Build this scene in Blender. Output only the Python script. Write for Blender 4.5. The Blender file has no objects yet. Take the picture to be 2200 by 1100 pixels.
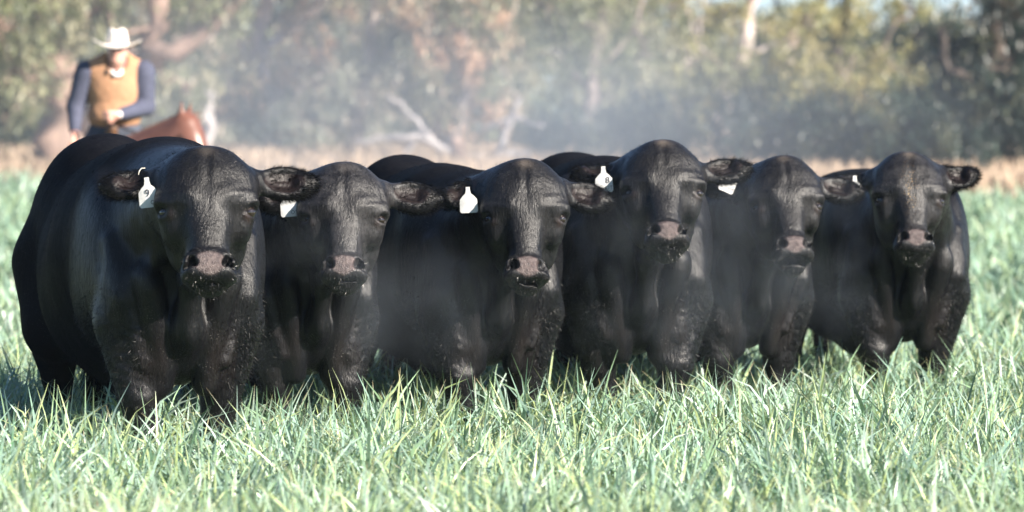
import bpy, math, random
import numpy as np
from mathutils import Vector, Matrix
# ------------------------------------------------------------ camera
sc = bpy.context.scene
C = sc.collection
CAMZ, FPX, HOR = 1.45, 10080.0, 322.0       # camera height, focal length in photo pixels, horizon row
cam_d = bpy.data.cameras.new('camera'); cam = bpy.data.objects.new('camera', cam_d); C.objects.link(cam)
cam_d.sensor_width = 36; cam_d.lens = FPX/2200*36
PITCH = math.atan((550-HOR)/FPX)
cam.location = (0, 0, CAMZ); cam.rotation_euler = (math.pi/2-PITCH, 0, 0)
cam_d.clip_start = .5; cam_d.clip_end = 3000
cam_d.dof.use_dof = True; cam_d.dof.focus_distance = 18.8; cam_d.dof.aperture_fstop = (cam_d.lens/1000)/.046
sc.camera = cam
# ------------------------------------------------------------ light
SUN_AZ, SUN_EL = 54.0, 27.0        # degrees right of the line behind the camera, elevation
w = bpy.data.worlds.new('World'); sc.world = w; w.use_nodes = True
nt = w.node_tree; nt.nodes.clear()
sky = nt.nodes.new('ShaderNodeTexSky'); sky.sky_type = 'NISHITA'; sky.sun_disc = False
sdir = Vector((math.sin(math.radians(SUN_AZ))*math.cos(math.radians(SUN_EL)),
               -math.cos(math.radians(SUN_AZ))*math.cos(math.radians(SUN_EL)), math.sin(math.radians(SUN_EL))))
sky.sun_elevation = math.radians(SUN_EL); sky.sun_rotation = math.atan2(sdir.x, sdir.y)
sky.air_density = .65; sky.dust_density = .1; sky.ozone_density = 2.5
bg = nt.nodes.new('ShaderNodeBackground'); bg.inputs[1].default_value = .06
wo = nt.nodes.new('ShaderNodeOutputWorld')
nt.links.new(sky.outputs[0], bg.inputs[0]); nt.links.new(bg.outputs[0], wo.inputs[0])
sun_d = bpy.data.lights.new('sun', 'SUN'); sun = bpy.data.objects.new('sun', sun_d); C.objects.link(sun)
sun_d.energy = 5.0; sun_d.angle = math.radians(.55); sun_d.color = (1, .91, .79)
sun.rotation_euler = (-sdir).to_track_quat('-Z', 'Y').to_euler()
sc.view_settings.view_transform = 'Standard'; sc.view_settings.look = 'None'
sc.view_settings.exposure = 1.6; sc.view_settings.gamma = 1
sc.render.engine = 'CYCLES'
cy = sc.cycles
cy.max_bounces = 8; cy.diffuse_bounces = 3; cy.glossy_bounces = 2; cy.transmission_bounces = 4
cy.volume_bounces = 1; cy.transparent_max_bounces = 12; cy.use_denoising = True
cy.caustics_reflective = False; cy.caustics_refractive = False

def at(px, py, D):                  # world point seen at photo pixel (px, py) at distance D along +Y
    return Vector(((px-1100)/FPX*D, D, CAMZ-(py-HOR)/FPX*D))
# ------------------------------------------------------------ helpers
def setp(o, label=None, cat=None, group=None, kind=None):
    for k, v in (('label', label), ('category', cat), ('group', group), ('kind', kind)):
        if v: o[k] = v
    return o
def empty(name, loc=(0, 0, 0), rz=0, parent=None):
    o = bpy.data.objects.new(name, None); C.objects.link(o); o.location = loc; o.rotation_euler = (0, 0, rz)
    o.empty_display_size = .1
    if parent: o.parent = parent
    return o
def mesh_obj(name, V, F, mats, parent=None, smooth=True, attrs=None, midx=None):
    """V (n,3) array, F (m,k) array of equal sized faces, or list of faces"""
    me = bpy.data.meshes.new(name)
    V = np.asarray(V, dtype=np.float32)
    if isinstance(F, np.ndarray):
        m, k = F.shape
        me.vertices.add(len(V)); me.vertices.foreach_set('co', V.ravel())
        me.loops.add(m*k); me.loops.foreach_set('vertex_index', F.astype(np.int32).ravel())
        me.polygons.add(m); me.polygons.foreach_set('loop_start', np.arange(0, m*k, k, dtype=np.int32))
        me.update(calc_edges=True)
    else:
        me.from_pydata([tuple(v) for v in V], [], F)
    if not isinstance(mats, (list, tuple)): mats = [mats]
    for m_ in mats: me.materials.append(m_)
    if midx is not None: me.polygons.foreach_set('material_index', np.asarray(midx, dtype=np.int32))
    if attrs:
        for an, (typ, arr) in attrs.items():
            a = me.attributes.new(an, typ, 'POINT')
            a.data.foreach_set({'FLOAT': 'value', 'FLOAT_VECTOR': 'vector', 'FLOAT_COLOR': 'color'}[typ], np.asarray(arr, dtype=np.float32).ravel())
    me.polygons.foreach_set('use_smooth', np.full(len(me.polygons), smooth))
    me.update()
    o = bpy.data.objects.new(name, me); C.objects.link(o)
    if parent: o.parent = parent
    return o
class N:                             # tiny node-graph helper
    def __init__(s, name):
        s.m = bpy.data.materials.new(name); s.m.use_nodes = True; s.t = s.m.node_tree; s.t.nodes.clear()
        s.out = s.t.nodes.new('ShaderNodeOutputMaterial')
    def n(s, typ, ins=None, **kw):
        x = s.t.nodes.new('ShaderNode'+typ)
        for k, v in kw.items(): setattr(x, k, v)
        for k, v in (ins or {}).items():
            if hasattr(v, 'is_output') or isinstance(v, bpy.types.NodeSocket): s.t.links.new(v, x.inputs[k])
            else: x.inputs[k].default_value = v
        return x
    def math(s, op, a, b=0, c=0, clamp=False):
        x = s.n('Math', {0: a, 1: b, 2: c}, operation=op); x.use_clamp = clamp
        return x.outputs[0]
    def noise(s, vec, scale, detail=3, rough=.55):
        return s.n('TexNoise', {'Vector': vec, 'Scale': scale, 'Detail': detail, 'Roughness': rough}).outputs[0]
    def map(s, v, a, b, c=0, d=1):
        return s.n('MapRange', {0: v, 1: a, 2: b, 3: c, 4: d}).outputs[0]
    def mix(s, f, a, b, bt='MIX'):
        x = s.n('Mix', data_type='RGBA', blend_type=bt)
        for i, v in ((0, f), (6, a), (7, b)):
            if isinstance(v, bpy.types.NodeSocket): s.t.links.new(v, x.inputs[i])
            else: x.inputs[i].default_value = (*v, 1) if isinstance(v, tuple) and len(v) == 3 else v
        return x.outputs[2]
    def bsdf(s, col, rough=.6, bump=None, bstr=.3, bdist=.01, **kw):
        ins = {'Roughness': rough}
        ins['Base Color'] = (*col, 1) if isinstance(col, tuple) and len(col) == 3 else col
        for k, v in kw.items(): ins[k.replace('_', ' ')] = v
        b = s.n('BsdfPrincipled', ins)
        if bump is not None:
            bb = s.n('Bump', {'Strength': bstr, 'Distance': bdist, 'Height': bump})
            s.t.links.new(bb.outputs[0], b.inputs['Normal'])
        return b
    def done(s, sh):
        s.t.links.new(sh.outputs[0], s.out.inputs[0]); return s.m
def simple_mat(name, col, rough=.6, scale=20, var=.25, bstr=.2, bdist=.005, **kw):
    g = N(name); co = g.n('TexCoord').outputs['Object']
    nz = g.noise(co, scale)
    c = g.mix(g.map(nz, .3, .7), tuple(x*(1-var) for x in col), tuple(min(1, x*(1+var)) for x in col))
    return g.done(g.bsdf(c, rough, nz, bstr, bdist, **kw))

# ---- signed distance modelling, meshed by surface nets on a sparse fine grid
def ell(c, r, R=None):
    c = np.array(c, np.float32); r = np.array(r, np.float32)
    def f(p):
        q = p-c
        if R is not None: q = q@R
        k0 = np.sqrt((q*q/(r*r)).sum(1)); k1 = np.sqrt((q*q/(r**4)).sum(1))
        return k0*(k0-1)/np.maximum(k1, 1e-5)
    return f
def cone(a, b, ra, rb):
    a = np.array(a, np.float32); b = np.array(b, np.float32); ba = b-a; L2 = float((ba*ba).sum())
    def f(p):
        t = np.clip(((p-a)@ba)/L2, 0, 1)
        q = p-a-t[:, None]*ba
        return np.sqrt((q*q).sum(1))-(ra+(rb-ra)*t)
    return f
def smin(a, b, k):
    h = np.clip(.5+.5*(b-a)/k, 0, 1)
    return b+(a-b)*h-k*h*(1-h)
def smax(a, b, k): return -smin(-a, -b, k)
def comp(prims):
    """prims: list of (func, k, mode) ; mode '+' union, '-' subtract"""
    def f(p):
        d = np.full(len(p), 10., np.float32)
        for fn, k, mode in prims:
            e = fn(p).astype(np.float32)
            d = smin(d, e, k) if mode == '+' else smax(d, -e, k)
        return d
    return f
def sdf_mesh(f, lo, hi, h, B=4, smooth=2):
    lo = np.array(lo, np.float32); hi = np.array(hi, np.float32)
    nb = np.ceil((hi-lo)/(h*B)).astype(int); H = h*B
    gx, gy, gz = np.meshgrid(*[np.arange(n)+.5 for n in nb], indexing='ij')
    cp = (np.stack([gx, gy, gz], -1).reshape(-1, 3)*H+lo).astype(np.float32)
    cd = f(cp).reshape(nb)
    n = nb*B
    D = np.repeat(np.repeat(np.repeat(cd, B, 0), B, 1), B, 2).astype(np.float32)
    act = np.argwhere(np.abs(cd) < H*1.5)
    o = np.stack(np.meshgrid(*[np.arange(B)]*3, indexing='ij'), -1).reshape(-1, 3)
    idx = (act[:, None, :]*B+o[None]).reshape(-1, 3)
    for s in range(0, len(idx), 400000):
        ii = idx[s:s+400000]
        D[ii[:, 0], ii[:, 1], ii[:, 2]] = f((ii*h+h/2+lo).astype(np.float32))
    S = D < 0
    # cells with sign change
    c = np.zeros([k-1 for k in D.shape], np.uint8)
    for dx in (0, 1):
        for dy in (0, 1):
            for dz in (0, 1):
                c += S[dx:D.shape[0]-1+dx, dy:D.shape[1]-1+dy, dz:D.shape[2]-1+dz]
    cells = np.argwhere((c > 0) & (c < 8))
    ID = np.full(c.shape, -1, np.int32); ID[cells[:, 0], cells[:, 1], cells[:, 2]] = np.arange(len(cells))
    acc = np.zeros((len(cells), 3), np.float32); cnt = np.zeros(len(cells), np.float32)
    cor = [(a, b, d) for a in (0, 1) for b in (0, 1) for d in (0, 1)]
    vals = {k: D[cells[:, 0]+k[0], cells[:, 1]+k[1], cells[:, 2]+k[2]] for k in cor}
    for k in cor:
        for ax in range(3):
            if k[ax] == 0:
                k2 = list(k); k2[ax] = 1; k2 = tuple(k2)
                a, b = vals[k], vals[k2]; m = (a < 0) != (b < 0)
                t = np.where(m, a/np.where(m, a-b, 1), 0)
                q = np.array(k, np.float32)[None].repeat(len(cells), 0); q[:, ax] += t
                acc[m] += q[m]; cnt[m] += 1
    V = (cells+acc/np.maximum(cnt, 1)[:, None])*h+h/2+lo
    F = []
    for ax in range(3):
        b_, c_ = (ax+1) % 3, (ax+2) % 3
        s0 = [slice(None)]*3; s1 = [slice(None)]*3; s0[ax] = slice(0, -1); s1[ax] = slice(1, None)
        A, Bq = S[tuple(s0)], S[tuple(s1)]
        e = np.argwhere(A != Bq)
        e = e[(e[:, b_] > 0) & (e[:, c_] > 0) & (e[:, b_] < c.shape[b_]) & (e[:, c_] < c.shape[c_])]
        q = []
        for db, dc in ((0, 0), (-1, 0), (-1, -1), (0, -1)):
            x = e.copy(); x[:, b_] += db; x[:, c_] += dc
            q.append(ID[x[:, 0], x[:, 1], x[:, 2]])
        q = np.stack(q, 1); inside = A[e[:, 0], e[:, 1], e[:, 2]]
        q[~inside] = q[~inside][:, ::-1]
        F.append(q)
    F = np.concatenate(F); F = F[(F >= 0).all(1)]
    for _ in range(smooth):
        a = np.zeros_like(V); n_ = np.zeros(len(V), np.float32)
        for i in range(4):
            u, v = F[:, i], F[:, (i+1) % 4]
            for j in range(3):
                a[:, j] += np.bincount(u, V[v, j], len(V)); a[:, j] += np.bincount(v, V[u, j], len(V))
            n_ += np.bincount(u, minlength=len(V))+np.bincount(v, minlength=len(V))
        V = V*.45+.55*a/np.maximum(n_, 1)[:, None]
    return V.astype(np.float32), F
def tube(path, radii, n=10, closed=True):
    P = np.array(path, float); R = np.array(radii, float); V = []; F = []
    up = np.array([0.13, .31, .94])
    for i in range(len(P)):
        t = P[min(i+1, len(P)-1)]-P[max(i-1, 0)]; t /= np.linalg.norm(t)+1e-9
        a = np.cross(t, up); 
        if np.linalg.norm(a) < .2: a = np.cross(t, [1, .1, 0])
        a /= np.linalg.norm(a); b = np.cross(t, a)
        for k in range(n):
            an = 2*math.pi*k/n; V.append(P[i]+R[i]*(a*math.cos(an)+b*math.sin(an)))
    for i in range(len(P)-1):
        for k in range(n):
            F.append((i*n+k, i*n+(k+1) % n, (i+1)*n+(k+1) % n, (i+1)*n+k))
    if closed:
        V.append(P[0]); V.append(P[-1]); c0, c1 = len(V)-2, len(V)-1
        for k in range(n):
            F.append((c0, (k+1) % n, k, c0)); F.append((c1, (len(P)-1)*n+k, (len(P)-1)*n+(k+1) % n, c1))
    return np.array(V), [tuple(dict.fromkeys(f)) for f in F]
def merge(parts):
    V = []; F = []; o = 0
    for v, f in parts:
        V.append(np.asarray(v, float)); F += [tuple(i+o for i in g) for g in f]; o += len(v)
    return np.concatenate(V), F
# ------------------------------------------------------------ cattle
def smooth01(x, a, b):
    t = np.clip((x-a)/(b-a), 0, 1); return t*t*(3-2*t)
def coat_material():
    g = N('black_coat'); tc = g.n('TexCoord').outputs['Object']
    A = lambda n: g.n('Attribute', attribute_name=n, attribute_type='GEOMETRY').outputs['Fac']
    st = g.n('Mapping', {'Vector': tc, 'Scale': (1, 1, .22)}).outputs[0]
    hair = g.noise(st, 95, 4, .7); patch = g.noise(tc, 6, 3, .5); fold = g.noise(g.n('Mapping', {'Vector': tc, 'Scale': (1, 1, .35)}).outputs[0], 14, 2, .5)
    spk = g.noise(tc, 210, 1, .4); spk2 = g.noise(tc, 9, 2, .5)
    col = g.mix(g.map(patch, .4, .7), (.0022, .0024, .0036), (.0042, .0040, .0044))
    col = g.mix(A('poll'), col, (.17, .14, .115))
    col = g.mix(A('warm'), col, (.040, .020, .013))
    col = g.mix(g.math('MULTIPLY', A('dust'), g.map(g.noise(tc, 22, 4, .65), .3, .75)), col, (.045, .043, .045))
    col = g.mix(A('ear'), col, (.019, .011, .0095))
    sm = g.math('MULTIPLY', g.map(spk, .69, .73), g.map(spk2, .45, .7))
    col = g.mix(sm, col, (.18, .17, .16))
    sd = g.math('MULTIPLY', g.map(g.noise(tc, 130, 1, .4), .62, .66), A('seed'))
    col = g.mix(sd, col, (.55, .36, .16))
    npc = g.mix(g.map(g.noise(tc, 60, 3), .35, .7), (.060, .046, .047), (.135, .105, .100))
    col = g.mix(A('nose'), col, npc)
    rough = g.mix(A('nose'), g.math('ADD', g.map(patch, .3, .7, .28, .40), g.map(hair, .3, .7, -.05, .12)), (.30, .30, .30))
    h = g.math('ADD', g.math('MULTIPLY', hair, .6), g.math('MULTIPLY', fold, .9))
    pores = g.n('TexVoronoi', {'Vector': tc, 'Scale': 260}).outputs[0]
    h = g.math('ADD', h, g.math('MULTIPLY', g.math('MULTIPLY', pores, A('nose')), .35))
    b = g.bsdf(col, g.n('RGBToBW', {0: rough}).outputs[0], h, .7, .012)
    g.t.links.new(g.map(A('painted_sheen'), 0, 1, .03, .36), b.inputs['Specular IOR Level'])
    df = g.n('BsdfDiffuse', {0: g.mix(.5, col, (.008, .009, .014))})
    return g.done(g.n('MixShader', {0: g.map(A('painted_sheen'), 0, 1, .82, .12), 1: b.outputs[0], 2: df.outputs[0]}))  # flank turned matt so it stays as dark as if shaded
M_coat = coat_material()
def hair_mat(name, c, rough=.38, spec=.5):
    g = N(name); b = g.bsdf(c, rough); b.inputs['Specular IOR Level'].default_value = spec
    return g.done(b)
M_hair = hair_mat('black_hair', (.003, .003, .0036), .6, .05); M_curl = hair_mat('leg_curl_hair', (.005, .005, .0055), .48, .22); M_whisk = hair_mat('frosted_whisker', (.045, .043, .042), .35)
def eye_mat():
    g = N('dark_eye'); b = g.bsdf((.012, .007, .005), .06); b.inputs['Coat Weight'].default_value = 1; return g.done(b)
M_eye = eye_mat(); M_pupil = simple_mat('lid_skin', (.045, .022, .018), .4, 80)
M_tag = simple_mat('tag_plastic', (.60, .60, .60), .4, 26, .16, .1); M_ink = simple_mat('tag_ink', (.03, .03, .045), .5)
M_wire = simple_mat('tag_button', (.75, .73, .62), .35)
M_hoof = simple_mat('hoof_horn', (.02, .018, .016), .4, 40)

def strands(P, Nrm, D, L, Wd, rng, curl=0., segs=2):
    """flat tapering strands growing from P along D (arrays), curling by 'curl'"""
    n = len(P); T = D/np.linalg.norm(D, axis=1)[:, None]
    side = np.cross(T, Nrm+rng.normal(0, .4, (n, 3))); side /= np.linalg.norm(side, axis=1)[:, None]+1e-9
    L = np.broadcast_to(L, (n,)); Wd = np.broadcast_to(Wd, (n,)); V = []
    p = P.copy(); cd = rng.normal(0, 1, (n, 3))*curl
    for s in range(segs+1):
        wd = (Wd*(1-s/segs*.85)/2)[:, None]
        V += [p-side*wd, p+side*wd]
        T = T+cd*(1.0/segs); T /= np.linalg.norm(T, axis=1)[:, None]
        p = p+T*(L/segs)[:, None]
    V = np.stack(V, 1).reshape(-1, 3); b = np.arange(n)[:, None]*(2*(segs+1)); F = []
    for s in range(segs):
        F.append(np.concatenate([b+2*s, b+2*s+1, b+2*s+3, b+2*s+2], 1))
    return V, np.concatenate(F)
def vnormals(V, F):
    fn = np.cross(V[F[:, 2]]-V[F[:, 0]], V[F[:, 3]]-V[F[:, 1]]); n = np.zeros_like(V)
    for i in range(4):
        for j in range(3): n[:, j] += np.bincount(F[:, i], fn[:, j], len(V))
    return n/(np.linalg.norm(n, axis=1)[:, None]+1e-12)

EW, EL, EN = .137, .234, -.086          # eye centre in head coordinates (across, down the face, out of the face)
def head_prims(pr):
    P = []
    add = lambda f, k=.03, m='+': P.append((f, k, m))
    add(ell((0, .118, -.150), (.176, .138, .150)), .02)
    add(ell((0, .155, -.095), (.160, .130, .100)), .05)
    add(ell((0, .032, -.10), (.085, .046, .07)), .05)
    for s in (-1, 1):
        add(cone((s*.060, .198, -.030), (s*.142, .206, -.072), .036, .036), .04)
        add(ell((s*.112, .262, -.125), (.044, .075, .065)), .05)
        add(ell((s*.078, .240, -.235), (.064, .15, .10)), .05)
    add(cone((0, .24, -.10), (0, .41, -.075), .083, .066), .06)
    add(ell((0, .30, -.035), (.045, .085, .022)), .05)
    add(cone((0, .25, -.25), (0, .462, -.145), .085, .055), .06)
    add(ell((0, .468, -.085), (.093, .060, .085)), .045)
    add(ell((0, .452, -.035), (.074, .034, .038)), .03)      # top of nose pad
    for s in (-1, 1):
        add(ell((s*.052, .462, -.014), (.034, .036, .022)), .018)   # wings of nostrils
        add(ell((s*.048, .494, -.054), (.046, .030, .048)), .02)    # upper lip
    add(ell((0, .490, -.022), (.040, .034, .022)), .02)
    add(ell((0, .518+pr.get('jaw', 0), -.105), (.050, .026, .050)), .018)      # chin
    # carving
    if pr.get('jaw'): add(ell((0, .519, -.062), (.060, .010, .05)), .012, '-')
    else: add(ell((0, .516, -.072), (.055, .002, .05)), .008, '-')
    for s in (-1, 1):
        c, t = math.cos(.55), math.sin(.55)
        R = np.array([[c, -t*s, 0], [t*s, c, 0], [0, 0, 1]], np.float32)
        add(ell((s*.056, .454, .006), (.017, .027, .050), R), .010, '-')
        add(ell((s*.072, .470, -.004), (.020, .009, .035), R), .008, '-')
        add(ell((s*(EW+.028), EL+.004, EN+.028), (.030, .019, .026)), .014, '-')
        add(cone((s*(EW-.018), EL-.020, EN+.040), (s*(EW+.020), EL-.026, EN-.002), .0105, .011), .010)     # lids
        add(cone((s*(EW-.016), EL+.024, EN+.036), (s*(EW+.020), EL+.022, EN+.000), .0075, .008), .010)
    # ears
    for s, an, tw, ln in pr['ears']:
        a = math.radians(an); u = np.array([s*math.cos(a), -math.sin(a), -.06]); u /= np.linalg.norm(u)
        v0 = np.array([0, 0, 1.]); v = v0-u*(v0@u); v /= np.linalg.norm(v); q = np.cross(u, v)
        if q[1] < 0: q = -q                       # q points down, v out of the face
        t = math.radians(tw); q2 = q*math.cos(t)+v*math.sin(t); v2 = v*math.cos(t)-q*math.sin(t)
        R = np.stack([u, q2, v2], 1).astype(np.float32); b = np.array([s*.155, .078, -.165])
        c = b+u*(.110*ln)
        add(cone(b, b+u*.05, .050, .034), .03)
        add(ell(c+q2*.004, (.110*ln, .068, .030), R), .018)
        add(ell(c+u*.012+v2*.034-q2*.004, (.086*ln, .050, .040), R), .012, '-')
        add(cone(c+u*(.07*ln), c+u*(.112*ln)-q2*.004, .034, .012), .03)
        for j, o in enumerate((-.024, .003, .028)):
            add(cone(c-u*.03+q2*o-v2*.002, c+u*.055+q2*(o*.8)-v2*.0015, .0055, .004), .006)
        pr.setdefault('earf', []).append((s, b, u, q2, v2, c, ln))
    return P
def body_prims(pz, pr):
    P = []
    add = lambda f, k=.08, m='+': P.append((f, k, m))
    bw = pr.get('belly', 1); cr = pr.get('crest', 0)
    add(ell((0, 1.15, .90), (.43*bw, .88, .45)), .05)                # barrel
    add(ell((0, 1.05, 1.15+pr.get('hip', 0)*.6), (.25, .85, .22)), .12)                  # loin and back
    add(ell((0, 1.82, 1.06+pr.get('hip', 0)), (.33, .42, .36)), .12)                  # rump
    add(ell((0, 1.80, 1.26+pr.get('hip', 0)), (.20, .30, .15)), .10)                 # hip top
    add(ell((0, .72, .97+cr*.5), (.395, .55, .42)), .12)
    add(ell((0, .38, 1.02+cr), (.335, .42, .37)), .12)                  # shoulders
    add(ell((0, .10, .86), (.30, .27, .32)), .10)                    # chest
    hz = pz
    add(cone((0, .28, 1.04+cr), (0, -.30, hz-.225), .335, .175), .12)   # neck
    add(cone((0, .30, 1.22+cr), (0, -.20, min(hz-.16, 1.30+cr)), .15, .085), .12)         # crest
    add(ell((0, -.00, .70), (.12, .15, .18)), .08)                  # brisket
    for a, b, ra, rb in (((0, -.36, hz-.50), (0, -.28, .93), .042, .040), ((0, -.28, .93), (0, -.19, .72), .040, .045), ((0, -.19, .72), (0, .02, .58), .045, .040)):
        add(cone(a, b, ra, rb), .06)
    for s in (-1, 1):
        add(ell((s*.220, -.02, .85), (.105, .14, .17)), .06)         # point of the shoulder
        add(ell((s*.27, .28, .98), (.12, .28, .32)), .06)            # shoulder blade
        add(cone((s*.150, -.17, .88), (s*.085, -.08, .52), .056, .050), .02)         # breast muscle
        kx = .150
        st = pr.get('step', (0, 0))[0 if s < 0 else 1]
        add(cone((s*.215, .00, .74), (s*(kx+.02), -.02+st, .47), .128, .080), .05)
        add(cone((s*(kx+.02), -.02+st, .47), (s*kx, -.01+st, .34), .076, .064), .02)
        add(cone((s*kx, -.01+st, .34), (s*kx, .02+st*1.1, .12), .052, .046), .03)
        add(ell((s*kx, .0+st*1.1, .115), (.056, .060, .05)), .02)
        add(cone((s*kx, .0+st*1.1, .07), (s*kx, -.03+st*1.1, .028), .056, .064), .02)
        # neck to shoulder fold lines
        add(cone((s*.110, -.22, hz-.40), (s*.165, -.17, .93), .024, .024), .06)
        add(cone((s*.165, -.19, .93), (s*.075, -.110, .58), .024, .016), .05)
        add(cone((s*.270, -.02, 1.05), (s*.245, -.12, .84), .030, .022), .05)
        add(cone((s*.245, -.12, .84), (s*.165, -.13, .60), .022, .022), .04)
        # hind leg
        add(cone((s*.20, 1.85, .92), (s*.235, 1.70, .68), .21, .15), .08)
        add(cone((s*.235, 1.74, .68), (s*.19, 2.02, .46), .14, .072), .05)
        add(cone((s*.19, 2.02, .46), (s*.19, 1.93, .12), .062, .048), .03)
        add(cone((s*.19, 1.92, .08), (s*.19, 1.87, .03), .056, .064), .02)
    add(cone((0, 1.20, .48), (0, .85, .46), .08, .05), .08)          # sheath
    # clefts beside the brisket
    for s in (-1, 1):
        add(cone((s*.050, -.30, .82), (s*.030, -.12, .44), .010, .026), .03, '-')
        add(cone((s*.215, -.275, .80), (s*.135, -.18, .52), .014, .026), .025, '-')
    return P
def make_bull(px, py, D, yaw, hyaw, pr, label, S=1.0, seed=0, h=.0075):
    rng = np.random.default_rng(seed)
    poll = at(px, py, D); th = math.radians(yaw); pz = poll.z/S
    # local frame: x across, y back along the body, z up; poll at (0,-.5,pz)
    bx, wd, hs = pr.get('bx', 0), pr.get('wide', .95), pr.get('hs', 1.05)
    R = Matrix.Rotation(th, 3, 'Z'); base = poll-R@Vector((-bx*S, -.5*S, poll.z)); base.z = 0
    root = empty('bull', base, th)
    setp(root, label, 'bull', 'black bulls standing in a row in the crop')
    ph = math.radians(pr.get('pitch', 27)); rl = math.radians(pr.get('roll', 0))
    Wv = np.array([1., 0, 0]); Lv = np.array([0, -math.sin(ph), -math.cos(ph)]); Nv = np.array([0, -math.cos(ph), math.sin(ph)])
    M0 = np.stack([Wv, Lv, Nv], 1)
    c, s_ = math.cos(rl), math.sin(rl); Rr = np.array([[c, -s_, 0], [s_, c, 0], [0, 0, 1]])   # roll in the face plane
    hr = math.radians(hyaw)-th; Rz = np.array([[math.cos(hr), -math.sin(hr), 0], [math.sin(hr), math.cos(hr), 0], [0, 0, 1]])
    M = (Rz@M0@Rr).astype(np.float32); O = np.array([-bx, -.5, pz], np.float32)
    hv = np.array([1/(1.02*pr.get('hw', 1.)), 1/pr.get('hl', 1.), 1], np.float32)
    wv = np.array([1/wd, 1, 1], np.float32)
    fh = comp(head_prims(pr)); fb = comp(body_prims(pz, pr))
    fo = [rng.uniform(0, 6.28) for _ in range(8)]
    def f(p):
        d = fb(p*wv)
        q = (p-O)@M/hs*hv; r = np.sqrt((q-np.array([0, .25, -.1], np.float32))**2@np.ones(3, np.float32))
        m = r < .62
        if m.any():
            qh = q[m]; dh = fh(qh)*hs; w_, l_, n_ = qh[:, 0], qh[:, 1], qh[:, 2]
            front = smooth01(n_, -.16, -.06)
            dh = dh+front*.0055*np.exp(-(w_/.012)**2)*smooth01(l_, .02, .06)*(1-smooth01(l_, .13, .20))
            dh = dh-front*.0020*np.exp(-((np.abs(w_)-.024)/.016)**2)*smooth01(l_, .0, .05)*(1-smooth01(l_, .12, .19))
            # brow wrinkles over the eyes and folds on the muzzle top
            aw = np.abs(w_)
            dh = dh+front*.0022*np.sin(l_*170+aw*60+fo[0])*smooth01(aw, .05, .09)*np.exp(-((l_-.19)/.035)**2)
            dh = dh+.0020*np.sin(aw*210-l_*40+fo[1])*np.exp(-((aw-.165)/.03)**2)*np.exp(-((l_-.12)/.07)**2)
            dh = dh+front*.0020*np.sin(l_*190+fo[2])*np.exp(-((l_-.405)/.03)**2)*np.exp(-(w_/.06)**2)
            dm = d[m]; d[m] = smin(dh, dm, .085*np.clip((.44-l_)/.26, .12, 1))
        # skin folds on the neck, broad dents on the flank
        nk = np.exp(-((p[:, 1]+.22)/.16)**2)*smooth01(p[:, 2], .75, .95)
        d = d+nk*.0032*(1-smooth01(p[:, 2], 1.12, 1.25))*np.sin(p[:, 1]*62+p[:, 2]*14+fo[3]+2*np.sin(p[:, 2]*9))
        d = d+.008*np.sin(p[:, 0]*11+fo[4])*np.sin(p[:, 1]*7+fo[5])*np.sin(p[:, 2]*8+fo[6])
        lg = smooth01(-p[:, 2], -.86, -.70)*(1-smooth01(p[:, 1], .25, .4))*smooth01(np.abs(p[:, 0]), .11, .2)
        d = d+lg*.0028*np.sin(p[:, 2]*95+3*np.sin(p[:, 0]*40+p[:, 1]*37))*np.sin(p[:, 1]*55+2*np.sin(p[:, 2]*50))
        return d
    V, F = sdf_mesh(f, (-.56, -1.10, -.01), (.56, 2.36, max(pz+.12, 1.56)), h, 4)
    q = (V-O)@M/hs*hv; nr = vnormals(V, F)
    w_, l_, n_ = q.T; aw = np.abs(w_)
    nose = (1-smooth01(np.sqrt((w_/(.064-.45*np.clip(l_-.46, 0, .06)))**2+((l_-.466)/.044)**2), .80, 1.05))*smooth01(n_, -.09, -.06)
    nose *= 1-(1-smooth01(np.sqrt(((aw-.060)/.024)**2+((l_-.458)/.030)**2), .75, 1.0))*(1-smooth01(n_, -.010, .002))
    lum = rng.uniform(.5, 1.0)
    polla = np.exp(-((w_+.004*np.sin(l_*90))/.028)**2-((l_-.022)/.026)**2)*smooth01(n_, -.16, -.08)*lum*pr.get('poll', .6)*.8
    ear = np.zeros(len(V), np.float32)
    for (s, b, u, q2, v2, c, ln) in pr['earf']:
        e = q-c; eu, eq, ev = e@u, e@q2, e@v2
        ear = np.maximum(ear, ((eu/(.072*ln))**2+((eq-.006)/.042)**2 < 1)*(ev > -.03)*(nr@M@v2 > .2)*.55)
    warm = np.exp(-((aw-.132)/.016)**2-((l_-.260)/.018)**2)*smooth01(n_, -.14, -.08)*.35
    warm = np.maximum(warm, .10*np.exp(-((V[:, 2]-.62)/.12)**2)*(V[:, 1] < .1)*smooth01(np.abs(V[:, 0]), .05, .1)*(np.abs(V[:, 0]) < .2))
    sd = pr.get('seeds', 0)*np.exp(-((w_+.01)/.03)**2-((l_-.22)/.10)**2)*smooth01(n_, -.12, -.06)
    dust = pr.get('dust', .1)*smooth01(-np.linalg.norm(q-[0, .2, -.05], axis=1), -.42, -.22)*(1-nose)
    dust = np.maximum(dust, .22*smooth01(nr[:, 2], .60, .95)*smooth01(V[:, 1], -.3, .2))
    painted_sheen = 1-smooth01(V[:, 1]-.4*np.abs(V[:, 0]), -.10, .22)  # sheen kept on the front, taken off the flank to imitate its shade
    body = mesh_obj('body', V*S, F, M_coat, root, attrs={'nose': ('FLOAT', nose), 'poll': ('FLOAT', polla), 'ear': ('FLOAT', ear), 'warm': ('FLOAT', warm), 'seed': ('FLOAT', sd), 'dust': ('FLOAT', dust), 'painted_sheen': ('FLOAT', painted_sheen)})
    toL = lambda Q: ((np.asarray(Q, np.float32)/hv)@M.T*hs+O)*S        # head coordinates -> object space
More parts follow.
